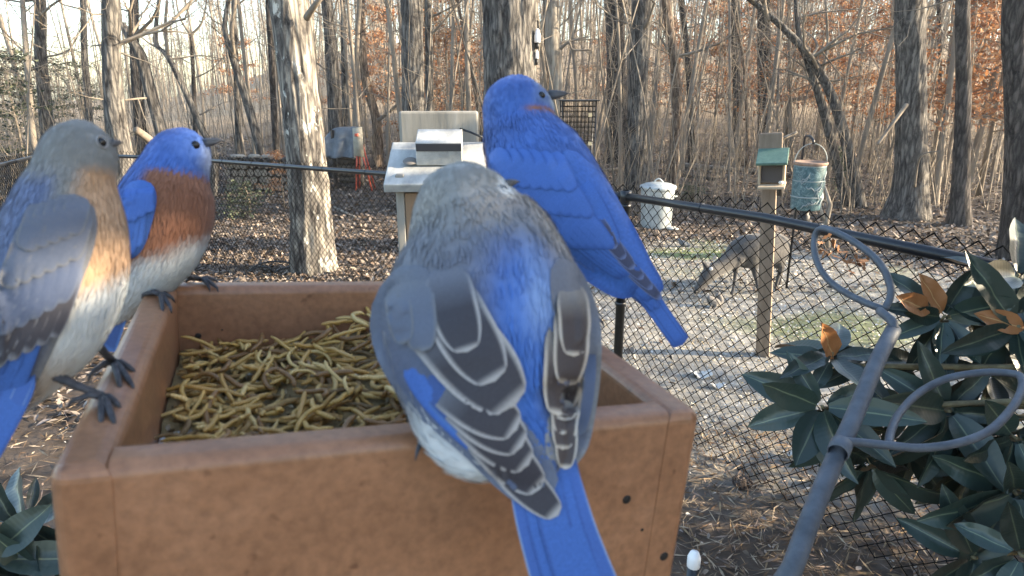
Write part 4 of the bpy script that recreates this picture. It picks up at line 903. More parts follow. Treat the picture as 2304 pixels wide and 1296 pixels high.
def rounded(name, y0, y1, r=.0052):          # board with rounded long top edges, cut square where it butts the side panels
    b = MB(); prof = [(y0, -BHT)]
    for k in range(7): a_ = math.pi - math.pi / 2 * k / 6; prof.append((y0 + r + r * math.cos(a_), -.0003 - r + r * math.sin(a_)))
    for k in range(7): a_ = math.pi / 2 - math.pi / 2 * k / 6; prof.append((y1 - r + r * math.cos(a_), -.0003 - r + r * math.sin(a_)))
    prof.append((y1, -BHT)); n_ = len(prof)
    vs = [BX(x, y, z) for x in (BT - .001, BW - BT + .001) for y, z in prof]
    b.add(vs, [(k, (k + 1) % n_, n_ + (k + 1) % n_, n_ + k) for k in range(n_)] + [tuple(range(n_ - 1, -1, -1)), tuple(range(n_, 2 * n_))])
    o = b.build(name, MAT['poly'], feeder); es = o.modifiers.new('split', 'EDGE_SPLIT'); es.split_angle = R(40); return o
front = rounded('front_panel', .0004, BT); back = rounded('back_panel', BD - BT, BD - .0004)
panel('floor_panel', BT + g_, BW - BT - g_, BT + g_, BD - BT - g_, FLOORZ - .012, FLOORZ, plain('floor_sheet', (.62, .68, .72), .5), .001)
MAT['hole'] = plain('screw_hole', (.012, .01, .009), .7)
def dot(parent, p, nrm, r, name='screw_hole', sq=1):
    b = MB(); b.lathe(p, [(0, .0004), (r * .7, .0004), (r, .0001), (r, -.001)], 14, nrm); return b.build(name, MAT['hole'], parent)
def facehit(u, v, n_, o_):
    d = ray(u, v); t = (o_ - CAM).dot(n_) / d.dot(n_); return CAM + d * t
NF = BM @ V((0, -1, 0)); dot(front, facehit(1410, 1124, NF, BX(0, .0004, 0)), NF, .0021); dot(front, facehit(1445, 1192, NF, BX(0, .0004, 0)), NF, .0008)
dot(feeder.children[1], facehit(1494, 1252, NF, BX(0, 0, 0)), NF, .0022)
NB = BM @ V((0, -1, 0)); dot(back, facehit(446, 756, NB, BX(0, BD - BT, 0)), NB, .0019); dot(back, facehit(452, 782, NB, BX(0, BD - BT, 0)), NB, .0008); dot(back, facehit(500, 742, NB, BX(0, BD - BT, 0)), NB, .0006)
b = MB(); b.tube([V((gbx.x, gbx.y, ground_z(gbx.x, gbx.y) - .1)), V((gbx.x, gbx.y, gbx.z - BHT - .004))], .02, 16); b.build('support_pole', MAT['black_vinyl'], feeder)

# ================================================================ MEALWORMS
WM = []
for k, (c0, c1) in enumerate([((.36, .20, .05), (.50, .31, .085)), ((.44, .26, .065), (.58, .38, .11)), ((.16, .08, .025), (.27, .145, .045)), ((.54, .37, .13), (.66, .48, .19))]):
    mm, n, l, bs = nodes_of('mealworm_%d' % k); tc = n.new('ShaderNodeTexCoord'); wv = n.new('ShaderNodeTexWave'); wv.inputs['Scale'].default_value = 260; wv.bands_direction = 'X'; wv.inputs['Distortion'].default_value = 2
    l.new(tc.outputs['Object'], wv.inputs['Vector']); rr_ = ramp(n, [(.15, c0), (.6, c1)]); l.new(wv.outputs['Fac'], rr_.inputs[0]); l.new(rr_.outputs[0], bs.inputs['Base Color']); bs.inputs['Roughness'].default_value = .35
    bp = n.new('ShaderNodeBump'); bp.inputs['Strength'].default_value = .3; bp.inputs['Distance'].default_value = .0003; l.new(wv.outputs['Fac'], bp.inputs['Height']); l.new(bp.outputs[0], bs.inputs['Normal']); WM.append(mm)
wmesh = []; rnd = random.Random(21)
for k in range(16):
    L = rnd.uniform(.018, .032); r = rnd.uniform(.0009, .0015); cur = rnd.uniform(.5, 3.8) if k % 4 else rnd.uniform(.1, .6); pts = []; a = -cur / 2; x = y = 0; zz = 0
    for i in range(11):
        pts.append(V((x, y, zz))); x += math.cos(a) * L / 10; y += math.sin(a) * L / 10; a += cur / 10; zz += rnd.gauss(0, .0004)
    c = sum(pts, V((0, 0, 0))) / 11; b = MB(); b.tube([p - c for p in pts], [r * (.45 if i in (0, 10) else (.85 if i in (1, 9) else 1)) * (1 + .02 * (i % 2)) for i in range(11)], 7)
    me = b.mesh('mealworm'); me.materials.append(WM[k % 4]); wmesh.append(me)
def heap(x, y):
    fx = (x - BT) / (BW - 2 * BT); fy = (y - BT) / (BD - 2 * BT)
    return .003 + .019 * sstep(.15, .6, fx) * sstep(0.0, .5, fy) + .006 * sstep(.1, .7, fy)
for i in range(300):
    while True:
        x = BT + .006 + (BW - 2 * BT - .012) * rnd.random(); y = BT + .005 + (BD - 2 * BT - .010) * rnd.random()
        if PX(BX(x, y, FLOORZ + .01))[0] < 1000: break
    h = heap(x, y); lay = (i % 5) / 4
    p = BX(x, y, FLOORZ + .0022 + h * (.4 + .6 * lay)); o = link('mealworm', wmesh[rnd.randrange(16)], None)
    o.location = p; til = rnd.gauss(0, .25 if lay > .3 else .1); o.rotation_euler = Euler((rnd.gauss(0, .5), til, rnd.uniform(0, 6.28)))
    tag(o, 'dried golden mealworm in the heap inside the feeder box', 'mealworm', 'dried mealworms in the feeder box')
b = MB(); rr = random.Random(33)         # the packed lower layers, past counting
for i in range(420):
    x = BT + .005 + (BW - 2 * BT - .010) * rr.random(); y = BT + .005 + (BD - 2 * BT - .010) * rr.random(); me = wmesh[rr.randrange(16)]
    E_ = Euler((rr.gauss(0, .4), rr.gauss(0, .12), rr.uniform(0, 6.28))).to_matrix(); c = BX(x, y, FLOORZ + .001 + heap(x, y) * rr.uniform(.25, .62))
    b.add([c + E_ @ v_.co for v_ in me.vertices], [tuple(p_.vertices) for p_ in me.polygons], tuple(np.array(rr.choice([(.40, .25, .08), (.28, .17, .06), (.52, .36, .14), (.20, .13, .06)]))))
tag(b.build('mealworm_underlayer', MC('worm_under', .45, .3, 500, .2, .0004), kind='stuff'), 'tangled lower layer of dried mealworms under the heap', 'mealworms')
nn = 2600; cx = BT + .004 + (BW - 2 * BT - .008) * rng.random(nn); cy = BT + .004 + (BD - 2 * BT - .008) * rng.random(nn)
cen = np.array([BX(a, c, FLOORZ + .0008 + heap(a, c) * .5 * e) for a, c, e in zip(cx, cy, rng.random(nn))])
d1 = rng.normal(0, 1, (nn, 3)); d1 /= np.linalg.norm(d1, axis=1)[:, None]; d2 = np.cross(d1, rng.normal(0, 1, (nn, 3))); d2 /= np.linalg.norm(d2, axis=1)[:, None]
ss = rng.uniform(.0008, .0028, (nn, 1)); pal = np.array([(.30, .22, .09), (.18, .13, .07), (.42, .36, .24), (.10, .08, .05), (.5, .47, .38), (.35, .25, .1)])
o = quadcloud('mealworm_crumbs', cen, d1 * ss, d2 * ss * .6, pal[rng.integers(0, 6, nn)], MAT['litter'], bend=np.cross(d1, d2) * ss * .4); tag(o, 'broken crumbs of mealworm under the heap in the box', 'crumbs')
# solid bed of packed crumbs so that the heap has a body
b = MB(); n1_, n2_ = 40, 40; vs = []; fs = []; cc = []
for j in range(n2_):
    for i in range(n1_):
        x = BT + .001 + (BW - 2 * BT - .002) * i / (n1_ - 1); y = BT + .001 + (BD - 2 * BT - .002) * j / (n2_ - 1)
        hh = heap(x, y) * .5 + .0015 * noise.noise(V((x * 400, y * 400, 0))) - .0012 - .004 * sstep(.1, .5, noise.noise(V((x * 45, y * 45, 9))))
        vs.append(BX(x, y, FLOORZ + hh)); k_ = .5 + .5 * noise.noise(V((x * 600, y * 600, 3))); cc.append(V((.09, .07, .035)).lerp(V((.26, .19, .09)), max(0, min(1, k_))))
for j in range(n2_ - 1):
    for i in range(n1_ - 1): fs.append((j * n1_ + i, j * n1_ + i + 1, (j + 1) * n1_ + i + 1, (j + 1) * n1_ + i))
b.add(vs, fs, cc); tag(b.build('worm_meal', MC('worm_meal_m', .8, .4, 900, .6, .001), kind='stuff'), 'fine brown frass and meal on the feeder box floor', 'meal')

# ================================================================ PLANT-HANGER POLE WITH RINGS
MAT['grey_steel'] = M('grey_steel', [(.3, (.05, .06, .075)), (.7, (.10, .115, .138))], 60, .55, .15, .0006, (1, 1, 1), 5, .5)
def smooth_path(px, sub=5): return [V(c[:3]) for c in catmull([(*P(u, v, Z), 0) for u, v, Z in px], sub)]
pole = thing('plant_hanger', 'grey steel hanger pole with two open rings leaning before the magnolia', 'plant hanger', (P(1765, 1310, .55).x + .02, P(1765, 1310, .55).y, 0))
b = MB(); foot = P(1740, 1340, .56); b.tube([V((foot.x - .1, foot.y - .06, 0)), foot] + smooth_path([(1782, 1280, .565), (1830, 1150, .60), (1880, 1030, .65), (1925, 930, .69), (1975, 810, .755), (2010, 742, .80)], 4), .0088, 16); b.build('pole', MAT['grey_steel'], pole)
b = MB(); b.tube(smooth_path([(2012, 740, .795), (2006, 722, .80), (1990, 708, .815), (1980, 700, .83)]), .0055, 10); b.build('hook', MAT['grey_steel'], pole)
up = [(1990, 697, .84), (2003, 668, .845), (2002, 640, .85), (1985, 600, .86), (1955, 568, .88), (1915, 540, .90), (1875, 520, .93), (1848, 514, .95), (1834, 530, .96), (1832, 562, .955), (1842, 598, .94), (1866, 632, .92), (1905, 660, .89), (1950, 682, .86), (1990, 697, .84)]
b = MB(); b.tube(smooth_path(up, 4), .0046, 10); b.build('ring', MAT['grey_steel'], pole)
lo = [(1895, 992, .655), (1950, 997, .655), (2000, 1002, .65), (2070, 1008, .645), (2150, 998, .645), (2222, 972, .655), (2272, 925, .68), (2298, 880, .71), (2298, 850, .735), (2275, 840, .745), (2210, 838, .755), (2130, 852, .76), (2068, 884, .745), (2025, 928, .715), (2005, 970, .68), (2000, 1002, .65)]
b = MB(); b.tube(smooth_path(lo, 4), .0042, 10); b.build('ring', MAT['grey_steel'], pole)
b = MB(); p = P(1890, 1008, .648); d = (P(1925, 930, .69) - p).normalized(); b.lathe(p, [(.0089, -.008), (.0104, -.007), (.0104, .007), (.0089, .008)], 16, d); b.build('collar', MAT['grey_steel'], pole)
wp = P(1562, 1254, 1.05); t = thing('garden_stake', 'dark stake with a white cap beside the feeder box corner', 'stake', (wp.x, wp.y, ground_z(wp.x, wp.y)))
b = MB(); b.tube([(wp.x, wp.y, ground_z(wp.x, wp.y) - .05), (wp.x, wp.y, wp.z - .012)], .010, 10); b.build('rod', MAT['black_vinyl'], t)
b = MB(); b.lathe(wp, [(0, .012), (.007, .009), (.0105, .0), (.0105, -.016), (.009, -.018)], 14); b.build('cap', plain('cap_white', (.8, .8, .8), .4), t)

# ================================================================ MAGNOLIA
m, n, l, bs = nodes_of('magnolia_leaf')
uv = n.new('ShaderNodeUVMap'); sp = n.new('ShaderNodeSeparateXYZ'); l.new(uv.outputs[0], sp.inputs[0])
ab = n.new('ShaderNodeMath'); ab.operation = 'ABSOLUTE'; l.new(sp.outputs['Y'], ab.inputs[0])
rr_ = ramp(n, [(.03, (.11, .135, .085)), (.07, (.027, .044, .036))]); l.new(ab.outputs[0], rr_.inputs[0])
tc = n.new('ShaderNodeTexCoord'); nz = n.new('ShaderNodeTexNoise'); nz.inputs['Scale'].default_value = 35; l.new(tc.outputs['Object'], nz.inputs['Vector'])
oi = n.new('ShaderNodeObjectInfo'); hs = n.new('ShaderNodeHueSaturation'); mr = n.new('ShaderNodeMapRange'); mr.inputs['To Min'].default_value = .65; mr.inputs['To Max'].default_value = 1.5; l.new(oi.outputs['Random'], mr.inputs[0]); l.new(mr.outputs[0], hs.inputs['Value']); l.new(rr_.outputs[0], hs.inputs['Color'])
gm_ = n.new('ShaderNodeNewGeometry'); und = ramp(n, [(.3, (.13, .075, .035)), (.7, (.22, .13, .06))]); l.new(nz.outputs['Fac'], und.inputs[0])
mx = n.new('ShaderNodeMixRGB'); l.new(gm_.outputs['Backfacing'], mx.inputs[0]); l.new(hs.outputs[0], mx.inputs[1]); l.new(und.outputs[0], mx.inputs[2]); l.new(mx.outputs[0], bs.inputs['Base Color'])
bs.inputs['Roughness'].default_value = .33; bs.inputs['Specular IOR Level'].default_value = .5
wv = n.new('ShaderNodeTexWave'); wv.inputs['Scale'].default_value = 5; l.new(uv.outputs[0], wv.inputs['Vector']); bp = n.new('ShaderNodeBump'); bp.inputs['Strength'].default_value = .06; bp.inputs['Distance'].default_value = .002; l.new(wv.outputs['Fac'], bp.inputs['Height']); l.new(bp.outputs[0], bs.inputs['Normal'])
MAT['magleaf'] = m
m2 = m.copy(); m2.name = 'magnolia_brown_leaf'
for nd in m2.node_tree.nodes:
    if nd.type == 'VALTORGB':
        for e_ in nd.color_ramp.elements: e_.color = (.30, .13, .05, 1) if e_.position > .05 else (.45, .28, .13, 1)
MAT['magbrown'] = m2
def leafmesh(seed, L=.15, W=.03):
    rr = random.Random(seed); b = MB(); vs = []; fs = []; uvs = []; nl, nw = 9, 5; curl = rr.uniform(-.25, .45); fold = rr.uniform(.25, .55); wavy = rr.uniform(0, .004)
    for i in range(nl):
        s_ = i / (nl - 1); w = W * (math.sin(math.pi * min(1, s_ * .97 + .03) ** .82) ** .75) * (1 if s_ < .98 else .15)
        for j in range(nw):
            t_ = j / (nw - 1) * 2 - 1; vs.append((s_ * L, t_ * w, abs(t_) * w * fold - curl * L * s_ * s_ * .5 + wavy * math.sin(s_ * 14 + t_ * 2))); uvs.append((s_, t_))
    for i in range(nl - 1):
        for j in range(nw - 1): fs.append((i * nw + j, (i + 1) * nw + j, (i + 1) * nw + j + 1, i * nw + j + 1))
    b.add(vs, fs); b.uv = uvs; me = b.mesh('leaf'); return me
LM_ = [leafmesh(k, random.Random(k).uniform(.11, .165), random.Random(k + 50).uniform(.022, .031)) for k in range(8)]
for me in LM_: me.materials.append(MAT['magleaf'])
LB_ = [leafmesh(80 + k, .105, .024) for k in range(2)]
for me in LB_: me.materials.append(MAT['magbrown'])
LJ_ = [leafmesh(90 + k, .13, .027) for k in range(2)]
mag = thing('magnolia', 'dark glossy-leaved magnolia growing against the inside of the fence', 'tree', (1.75, .95, 0))
b = MB(); b.tube([(1.75, .95, -.1), (1.72, .97, .8), (1.78, 1.0, 1.8), (1.75, 1.05, 3.0)], [.05, .045, .035, .015], 10); b.build('trunk', MAT['bark_grey'], mag)
def frame(d, nrm):
    x_ = V(d).normalized(); z_ = V(nrm) - x_ * V(nrm).dot(x_)
    z_ = z_.normalized() if z_.length > 1e-4 else x_.orthogonal().normalized(); y_ = z_.cross(x_)
    return Matrix((x_, y_, z_)).transposed()
def put_leaf(c, d, nrm, parent, me, sc=1.0):
    o = link('leaf', me, None, parent); o.location = V(c) - origin_of(parent); o.rotation_euler = frame(d, nrm).to_euler(); o.scale = (sc, sc, sc); return o
bmat = M('mag_twig', [(.3, (.10, .085, .05)), (.7, (.22, .19, .11))], 40, .8, .2)
def whorl(parent, u, v, Z, axis, n_, seed, back=None, sc=1.0, spread=(45, 100), brown=()):
    rr = random.Random(seed); c = P(u, v, Z); ax = (RGT * axis[0] + UPV * axis[1] - FWD * axis[2]).normalized()
    b = MB(); root = back if back is not None else V((1.75, .98, c.z + .15)); mid = c.lerp(root, .35) - ax * .05
    b.tube([c + ax * .004, c - ax * .03, mid, root], [.0035, .0045, .007, .012], 6); b.build('branch', bmat, parent)
    e1 = ax.orthogonal().normalized(); e2 = ax.cross(e1)
    for k in range(n_):
        a = k * 2.399 + rr.gauss(0, .15); sp_ = R(spread[0] + (spread[1] - spread[0]) * (1 - k / n_) + rr.gauss(0, 8)); rad = e1 * math.cos(a) + e2 * math.sin(a)
        d = ax * math.cos(sp_) + rad * math.sin(sp_) + V((0, 0, -.22 - .35 * rr.random())); nr = ax * math.sin(sp_) - rad * math.cos(sp_) + V((rr.gauss(0, .2), rr.gauss(0, .2), rr.gauss(0, .2)))
        base = c - ax * (.02 * (1 - k / n_)) + d.normalized() * .012
        put_leaf(base, d, nr, parent, LM_[rr.randrange(8)], sc * rr.uniform(.75, 1.1))
    for (bu, bv, dz) in brown:
        tip = P(bu, bv, Z - dz); dd = (tip - c).normalized(); put_leaf(tip - dd * .098, dd, -FWD + V((rr.gauss(0, .2), 0, .1)), parent, LB_[rr.randrange(2)], .93)
W_ = [(1850, 915, 1.28, (-.35, .25, .75), 12, 1, 1.0, ()), (1872, 795, 1.34, (-.1, .8, .45), 10, 2, .9, ((1845, 725, .04),)), (1955, 805, 1.4, (0, .6, .6), 7, 3, .75, ()),
      (2125, 712, 1.36, (-.2, .3, .7), 11, 4, .95, ((2012, 668, .05), (2070, 614, .02))), (2290, 735, 1.3, (-.1, .2, .8), 12, 5, 1.15, ((2195, 705, .0),)), (1962, 1050, 1.3, (0, -.45, .7), 10, 6, 1.0, ()),
      (2135, 925, 1.28, (-.1, .1, .8), 12, 7, .95, ()), (2285, 985, 1.24, (-.2, -.1, .8), 12, 8, 1.05, ()), (2285, 1110, 1.22, (-.2, -.3, .8), 12, 9, 1.1, ()), (2195, 1255, 1.22, (-.2, .3, .8), 9, 10, .8, ()),
      (2060, 900, 1.45, (0, .3, .7), 8, 11, .85, ()), (2230, 840, 1.45, (0, .2, .8), 10, 12, 1.0, ()), (2290, 620, 1.38, (0, .6, .5), 10, 13, 1.0, ()), (2300, 1250, 1.1, (-.4, .2, .7), 10, 14, 1.0, ()), (1905, 960, 1.42, (0, -.2, .8), 8, 15, .9, ()),
      (2190, 1060, 1.4, (-.1, -.3, .8), 10, 16, 1.0, ()), (2050, 1010, 1.46, (-.1, -.4, .8), 7, 17, .9, ())]
for (u, v, Z, ax, n_, sd, sc, br_) in W_: whorl(mag, u, v, Z, ax, n_, sd, None, sc, brown=br_)
# unseen leaf mass added to the crown, out of frame, to shade the foreground
rr = random.Random(77); big = MB(); big.uv = []
src = [([tuple(v_.co) for v_ in me.vertices], [tuple(p_.vertices) for p_ in me.polygons]) for me in LM_[:4]]
uvg = [((i / 8), (j / 4 * 2 - 1)) for i in range(9) for j in range(5)]
cnt = 0
while cnt < 8200:
    c = V((rr.gauss(3.2, .6), rr.gauss(1.5, .6), rr.gauss(.9, .55))) if cnt % 3 == 0 else V((rr.gauss(2.25, .55), rr.gauss(.05, .55), rr.gauss(2.1, .65)))
    u, v, Z = PX(c)
    if c.x < .95 or c.z < .2 or (Z > 0 and u < 2520) or (c - V((2.5, .7, 1.6))).length > 2.5: continue
    th, ph = rr.uniform(0, 6.28), rr.uniform(-.9, .6); d = V((math.cos(th) * math.cos(ph), math.sin(th) * math.cos(ph), math.sin(ph)))
    F_ = frame(d, V((rr.gauss(0, .5), rr.gauss(0, .5), 1))); vs, fs = src[cnt % 4]
    if min(PX(c + F_ @ V((.16, 0, 0)))[0], u) < 2440 and Z > 0: continue
    big.add([c + F_ @ V(p_) for p_ in vs], fs); big.uv += uvg; cnt += 1
big.build('unseen_shade_foliage', MAT['magleaf'], mag, kind='stuff')
mag2 = thing('magnolia_shoot', 'low magnolia shoot with a few leaves below the left corner of the feeder box', 'shrub', tuple(V((GH(30, 1290).x, GH(30, 1290).y, 0))))
r2_ = V((mag2.location.x, mag2.location.y, .05))
whorl(mag2, 62, 1155, 1.25, (.1, .8, .4), 5, 31, r2_, .55, (20, 60)); whorl(mag2, 40, 1185, 1.12, (-.2, .3, .7), 9, 32, r2_, .95); whorl(mag2, 95, 1290, 1.1, (.1, .2, .8), 8, 33, r2_, .9); whorl(mag2, -40, 1260, 1.05, (0, .3, .8), 8, 34, r2_, 1.0)
# ================================================================ BLUEBIRDS
MAT['plumage'] = MC('plumage', .75, .10, 240, .25, .0008, .25, sheen=.25)
MAT['plume'] = MC('plume', .8, .10, 240, 0, 0, .2, sheen=.25)
def MF(name, inner, rim, rimw=.72, rough=.6, vary=.25, basec=None):
    m, n, l, bs = nodes_of(name); uv = n.new('ShaderNodeUVMap'); sp = n.new('ShaderNodeSeparateXYZ'); l.new(uv.outputs[0], sp.inputs[0])
    ab = n.new('ShaderNodeMath'); ab.operation = 'ABSOLUTE'; l.new(sp.outputs['Y'], ab.inputs[0])
    r1 = ramp(n, [(rimw - .06, (0, 0, 0)), (rimw + .08, (1, 1, 1))]); l.new(ab.outputs[0], r1.inputs[0])
    r2 = ramp(n, [(.87, (0, 0, 0)), (.94, (1, 1, 1))]); l.new(sp.outputs['X'], r2.inputs[0])
    mxx = n.new('ShaderNodeMath'); mxx.operation = 'MAXIMUM'; l.new(r1.outputs[0], mxx.inputs[0]); l.new(r2.outputs[0], mxx.inputs[1])
    mx = n.new('ShaderNodeMixRGB'); l.new(mxx.outputs[0], mx.inputs[0]); mx.inputs[1].default_value = (*inner, 1); mx.inputs[2].default_value = (*rim, 1)
    r3 = ramp(n, [(.12, (1, 1, 1)), (.5, (0, 0, 0))]); l.new(sp.outputs['X'], r3.inputs[0]); mb_ = n.new('ShaderNodeMixRGB'); l.new(r3.outputs[0], mb_.inputs[0]); l.new(mx.outputs[0], mb_.inputs[1]); mb_.inputs[2].default_value = (*(basec or inner), 1); mx = mb_
    mp = n.new('ShaderNodeMapping'); mp.inputs['Scale'].default_value = (40, 4, 1); l.new(uv.outputs[0], mp.inputs[0]); nz = n.new('ShaderNodeTexNoise'); nz.inputs['Scale'].default_value = 1.5; l.new(mp.outputs[0], nz.inputs['Vector'])
    mr = n.new('ShaderNodeMapRange'); mr.inputs['To Min'].default_value = 1 - vary; mr.inputs['To Max'].default_value = 1 + vary; l.new(nz.outputs['Fac'], mr.inputs[0])
    sc = n.new('ShaderNodeVectorMath'); sc.operation = 'SCALE'; l.new(mx.outputs[0], sc.inputs[0]); l.new(mr.outputs[0], sc.inputs['Scale']); l.new(sc.outputs[0], bs.inputs['Base Color'])
    bs.inputs['Roughness'].default_value = rough; bs.inputs['Specular IOR Level'].default_value = .3; return m
BLUE = V((.062, .145, .44)); BLUED = V((.05, .105, .31)); RUST = V((.225, .10, .058)); WHITE = V((.58, .62, .64)); GREY = V((.19, .20, .20)); TAN = V((.46, .295, .18)); GBLUE = V((.10, .135, .25)); BUFF = V((.50, .44, .34))
SCAP = (.135, .145, .175)
F_dark = MF('feather_dark', (.045, .044, .055), (.36, .35, .345), .86, basec=SCAP)
F_dark2 = MF('feather_dark_narrow', (.06, .06, .075), (.20, .21, .24), .84, basec=(.10, .13, .21))
F_blue = MF('feather_blue', (.05, .13, .41), (.038, .095, .31), .8, vary=.35)
F_bcov = MF('feather_blue_covert', (.056, .135, .42), (.042, .105, .345), .78, vary=.3, basec=(.055, .13, .40))
F_blued = MF('feather_deep_blue', (.04, .085, .25), (.07, .16, .40), .8)
F_grey = MF('feather_grey', (.13, .14, .17), (.22, .225, .235), .8, basec=SCAP)
F_gblue = MF('feather_grey_blue', (.08, .105, .175), (.115, .14, .20), .8, basec=(.12, .135, .17))
F_cov = MF('feather_covert', (.105, .125, .175), (.145, .155, .175), .82, basec=(.135, .145, .17))
F_tailf = MF('feather_tail', (.05, .12, .38), (.22, .32, .50), .88)
EYE = plain('bird_eye', (.006, .006, .007), .08); BEAK = plain('bird_beak', (.07, .07, .076), .45); LEG = M('bird_leg', [(.3, (.03, .03, .034)), (.7, (.075, .075, .085))], 400, .6, .3, .0003); RINGW = plain('eye_ring', (.32, .32, .32), .8)

class Bird:
    def __init__(s, label, base):
        s.t = thing('bluebird', label, 'bird', base)
    def body(s, rows, colfn, n=40, sub=8, plumes=9000, plen=.0055, seed=1):
        q = catmull([(*P(u, v, Z), rw * Z / FPX, rd * Z / FPX) for u, v, Z, rw, rd in rows], sub); m = len(q); vs = []; cs = []; s.samples = []
        C = [V(c[:3]) for c in q]; rings = []
        for i in range(m):
            T = (C[min(i + 1, m - 1)] - C[max(i - 1, 0)]).normalized(); w = (C[i] - CAM).normalized(); S = w.cross(T).normalized(); D = -(T.cross(S)); rings.append((T, S, D))
            k = i / sub
            for j in range(n):
                th = 2 * math.pi * j / n; p = C[i] + S * (q[i][3] * math.cos(th)) + D * (q[i][4] * math.sin(th))
                p = p + (p - C[i]) * (.02 * noise.noise(p * 110 + V((seed, 0, 0))) + .012 * noise.noise(p * 260))
                vs.append(p); cs.append(colfn(k, math.cos(th), math.sin(th), p))
        fs = [(i * n + j, i * n + (j + 1) % n, (i + 1) * n + (j + 1) % n, (i + 1) * n + j) for i in range(m - 1) for j in range(n)]
        a0 = len(vs); vs += [C[0], C[-1] + rings[-1][0] * q[-1][3] * .35]; cs += [cs[0], cs[-1]]
        fs += [(a0, (j + 1) % n, j) for j in range(n)] + [(a0 + 1, (m - 1) * n + j, (m - 1) * n + (j + 1) % n) for j in range(n)]
        b = MB(); b.add(vs, fs, cs); s.bodyo = b.build('body', MAT['plumage'], s.t); s.bvh = BVHTree.FromPolygons([tuple(p) for p in vs], fs)
        # contour feathers: small overlapping tufts over the whole body
        r_ = np.random.default_rng(seed); cen = []; a1 = []; a2 = []; bn = []; cc = []
        wts = np.array([max(.2, q[i][3]) for i in range(m)]); wts /= wts.sum(); idx = r_.choice(m, plumes, p=wts)
        for i in idx:
            i = int(min(max(i, 1), m - 2)); th = r_.uniform(0, 2 * math.pi); T, S, D = rings[i]; nr = S * math.cos(th) / max(q[i][3], 1e-4) + D * math.sin(th) / max(q[i][4], 1e-4); nr.normalize()
            f = r_.uniform(-.5, .5); p = C[i] + (C[i + 1] - C[i]) * f + S * (q[i][3] * math.cos(th)) + D * (q[i][4] * math.sin(th))
            slope = (q[i + 1][3] - q[i - 1][3]) / max((C[i + 1] - C[i - 1]).length, 1e-5); dd = -(T + nr * max(-.8, min(.8, slope))).normalized(); side = dd.cross(nr).normalized()
            head = i / sub > len(rows) - 4.2; L = plen * r_.uniform(.6, 1.2) * (.45 if head else 1); dd = (dd + side * r_.normal(0, .12) + nr * .02).normalized()
            cen.append(p + nr * (.00005 + .0002 * r_.random())); a1.append(dd * L * .5); a2.append(side * L * (.085 if not head else .09)); bn.append(nr * L * .03); cc.append(colfn(i / sub + f / sub, math.cos(th), math.sin(th), p) * r_.uniform(.97, 1.03))
        A = lambda z: np.array([tuple(v_) for v_ in z]); o = quadcloud('plumage', A(cen) - np.array(s.t.location), A(a1), A(a2), A(cc), MAT['plume'], bend=A(bn)); o.parent = s.t
        return s
    def hit(s, u, v):
        d = ray(u, v).normalized(); h = s.bvh.ray_cast(CAM, d)
        return (h[0], h[1] if h[1].dot(d) < 0 else -h[1]) if h[0] is not None else (None, None)
    def feather(s, name, line, width, mat, lift=.001, parent=None, camber=.5, Zs=None, nl=20, nw=8, tipr=.22, asym=0):
        """line: centreline pixels base->tip, width in pixels; lies on the body unless Zs gives depths"""
        lift = .0006 + lift * .32; camber = camber if name == 'wing' else .06; q = catmull([tuple(p) for p in line], 40); idx = np.linspace(0, len(q) - 1, nl); pts = [q[int(round(i))] for i in idx]; vs = []; uvs = []; lastZ = None; grid = {}
        for i in range(nl):
            s_ = i / (nl - 1); a = pts[max(i - 1, 0)]; b_ = pts[min(i + 1, nl - 1)]; dx, dy = b_[0] - a[0], b_[1] - a[1]; L = math.hypot(dx, dy) or 1; nx_, ny_ = -dy / L, dx / L
            lf_ = lift * (.25 + .75 * sstep(0, .4, s_)) - .0004 * (1 - sstep(0, .25, s_)) if name != 'wing' else lift
            prof = math.sqrt(max(.02, 1 - (1 - min(1, s_ / .3)) ** 2)) * (math.sqrt(max(0, 1 - ((s_ - (1 - tipr)) / tipr) ** 2)) if s_ > 1 - tipr else 1)
            for j in range(nw):
                t_ = j / (nw - 1) * 2 - 1; u = pts[i][0] + nx_ * (t_ + asym) * width * .5 * max(prof, .02); v = pts[i][1] + ny_ * (t_ + asym) * width * .5 * max(prof, .02)
                if Zs is not None: f = s_ * (len(Zs) - 1); k = min(int(f), len(Zs) - 2); Z = Zs[k] + (Zs[k + 1] - Zs[k]) * (f - k) - lf_ * (1 - camber * t_ * t_)
                else:
                    h, nn_ = s.hit(u, v)
                    if h is not None: Z = PX(h)[2] - lf_ * (1 - camber * t_ * t_ * .9) / max(.35, abs(nn_.dot(ray(u, v).normalized()))); lastZ = Z
                    else: Z = None
                grid[i, j] = (u, v, Z); uvs.append((s_, t_))
        for i in range(nl):                        # where the feather overhangs the body, carry the nearest depth on
            known = [grid[a, b][2] for a in range(max(0, i - 3), min(nl, i + 4)) for b in range(nw) if grid[a, b][2] is not None]
            for j in range(nw):
                u, v, Z = grid[i, j]
                if Z is None: Z = (max(known) if known else (lastZ or .3)) + .0005
                vs.append(P(u, v, Z))
        b = MB(); b.add(vs, [(i * nw + j, (i + 1) * nw + j, (i + 1) * nw + j + 1, i * nw + j + 1) for i in range(nl - 1) for j in range(nw - 1)]); b.uv = uvs
        return b.build(name, mat, parent or s.t)
    def fan(s, n_, b0, b1, t0, t1, w0, w1, mat, lift=.002, dl=.0004, parent=None, bow=0, **kw):
        for k in range(n_):
            f = k / max(1, n_ - 1); b_ = (b0[0] + (b1[0] - b0[0]) * f, b0[1] + (b1[1] - b0[1]) * f); t_ = (t0[0] + (t1[0] - t0[0]) * f, t0[1] + (t1[1] - t0[1]) * f)
            mid = ((b_[0] + t_[0]) / 2 + bow, (b_[1] + t_[1]) / 2); s.feather('feather', [b_, mid, t_], w0 + (w1 - w0) * f, mat, lift + dl * k, parent, **kw)
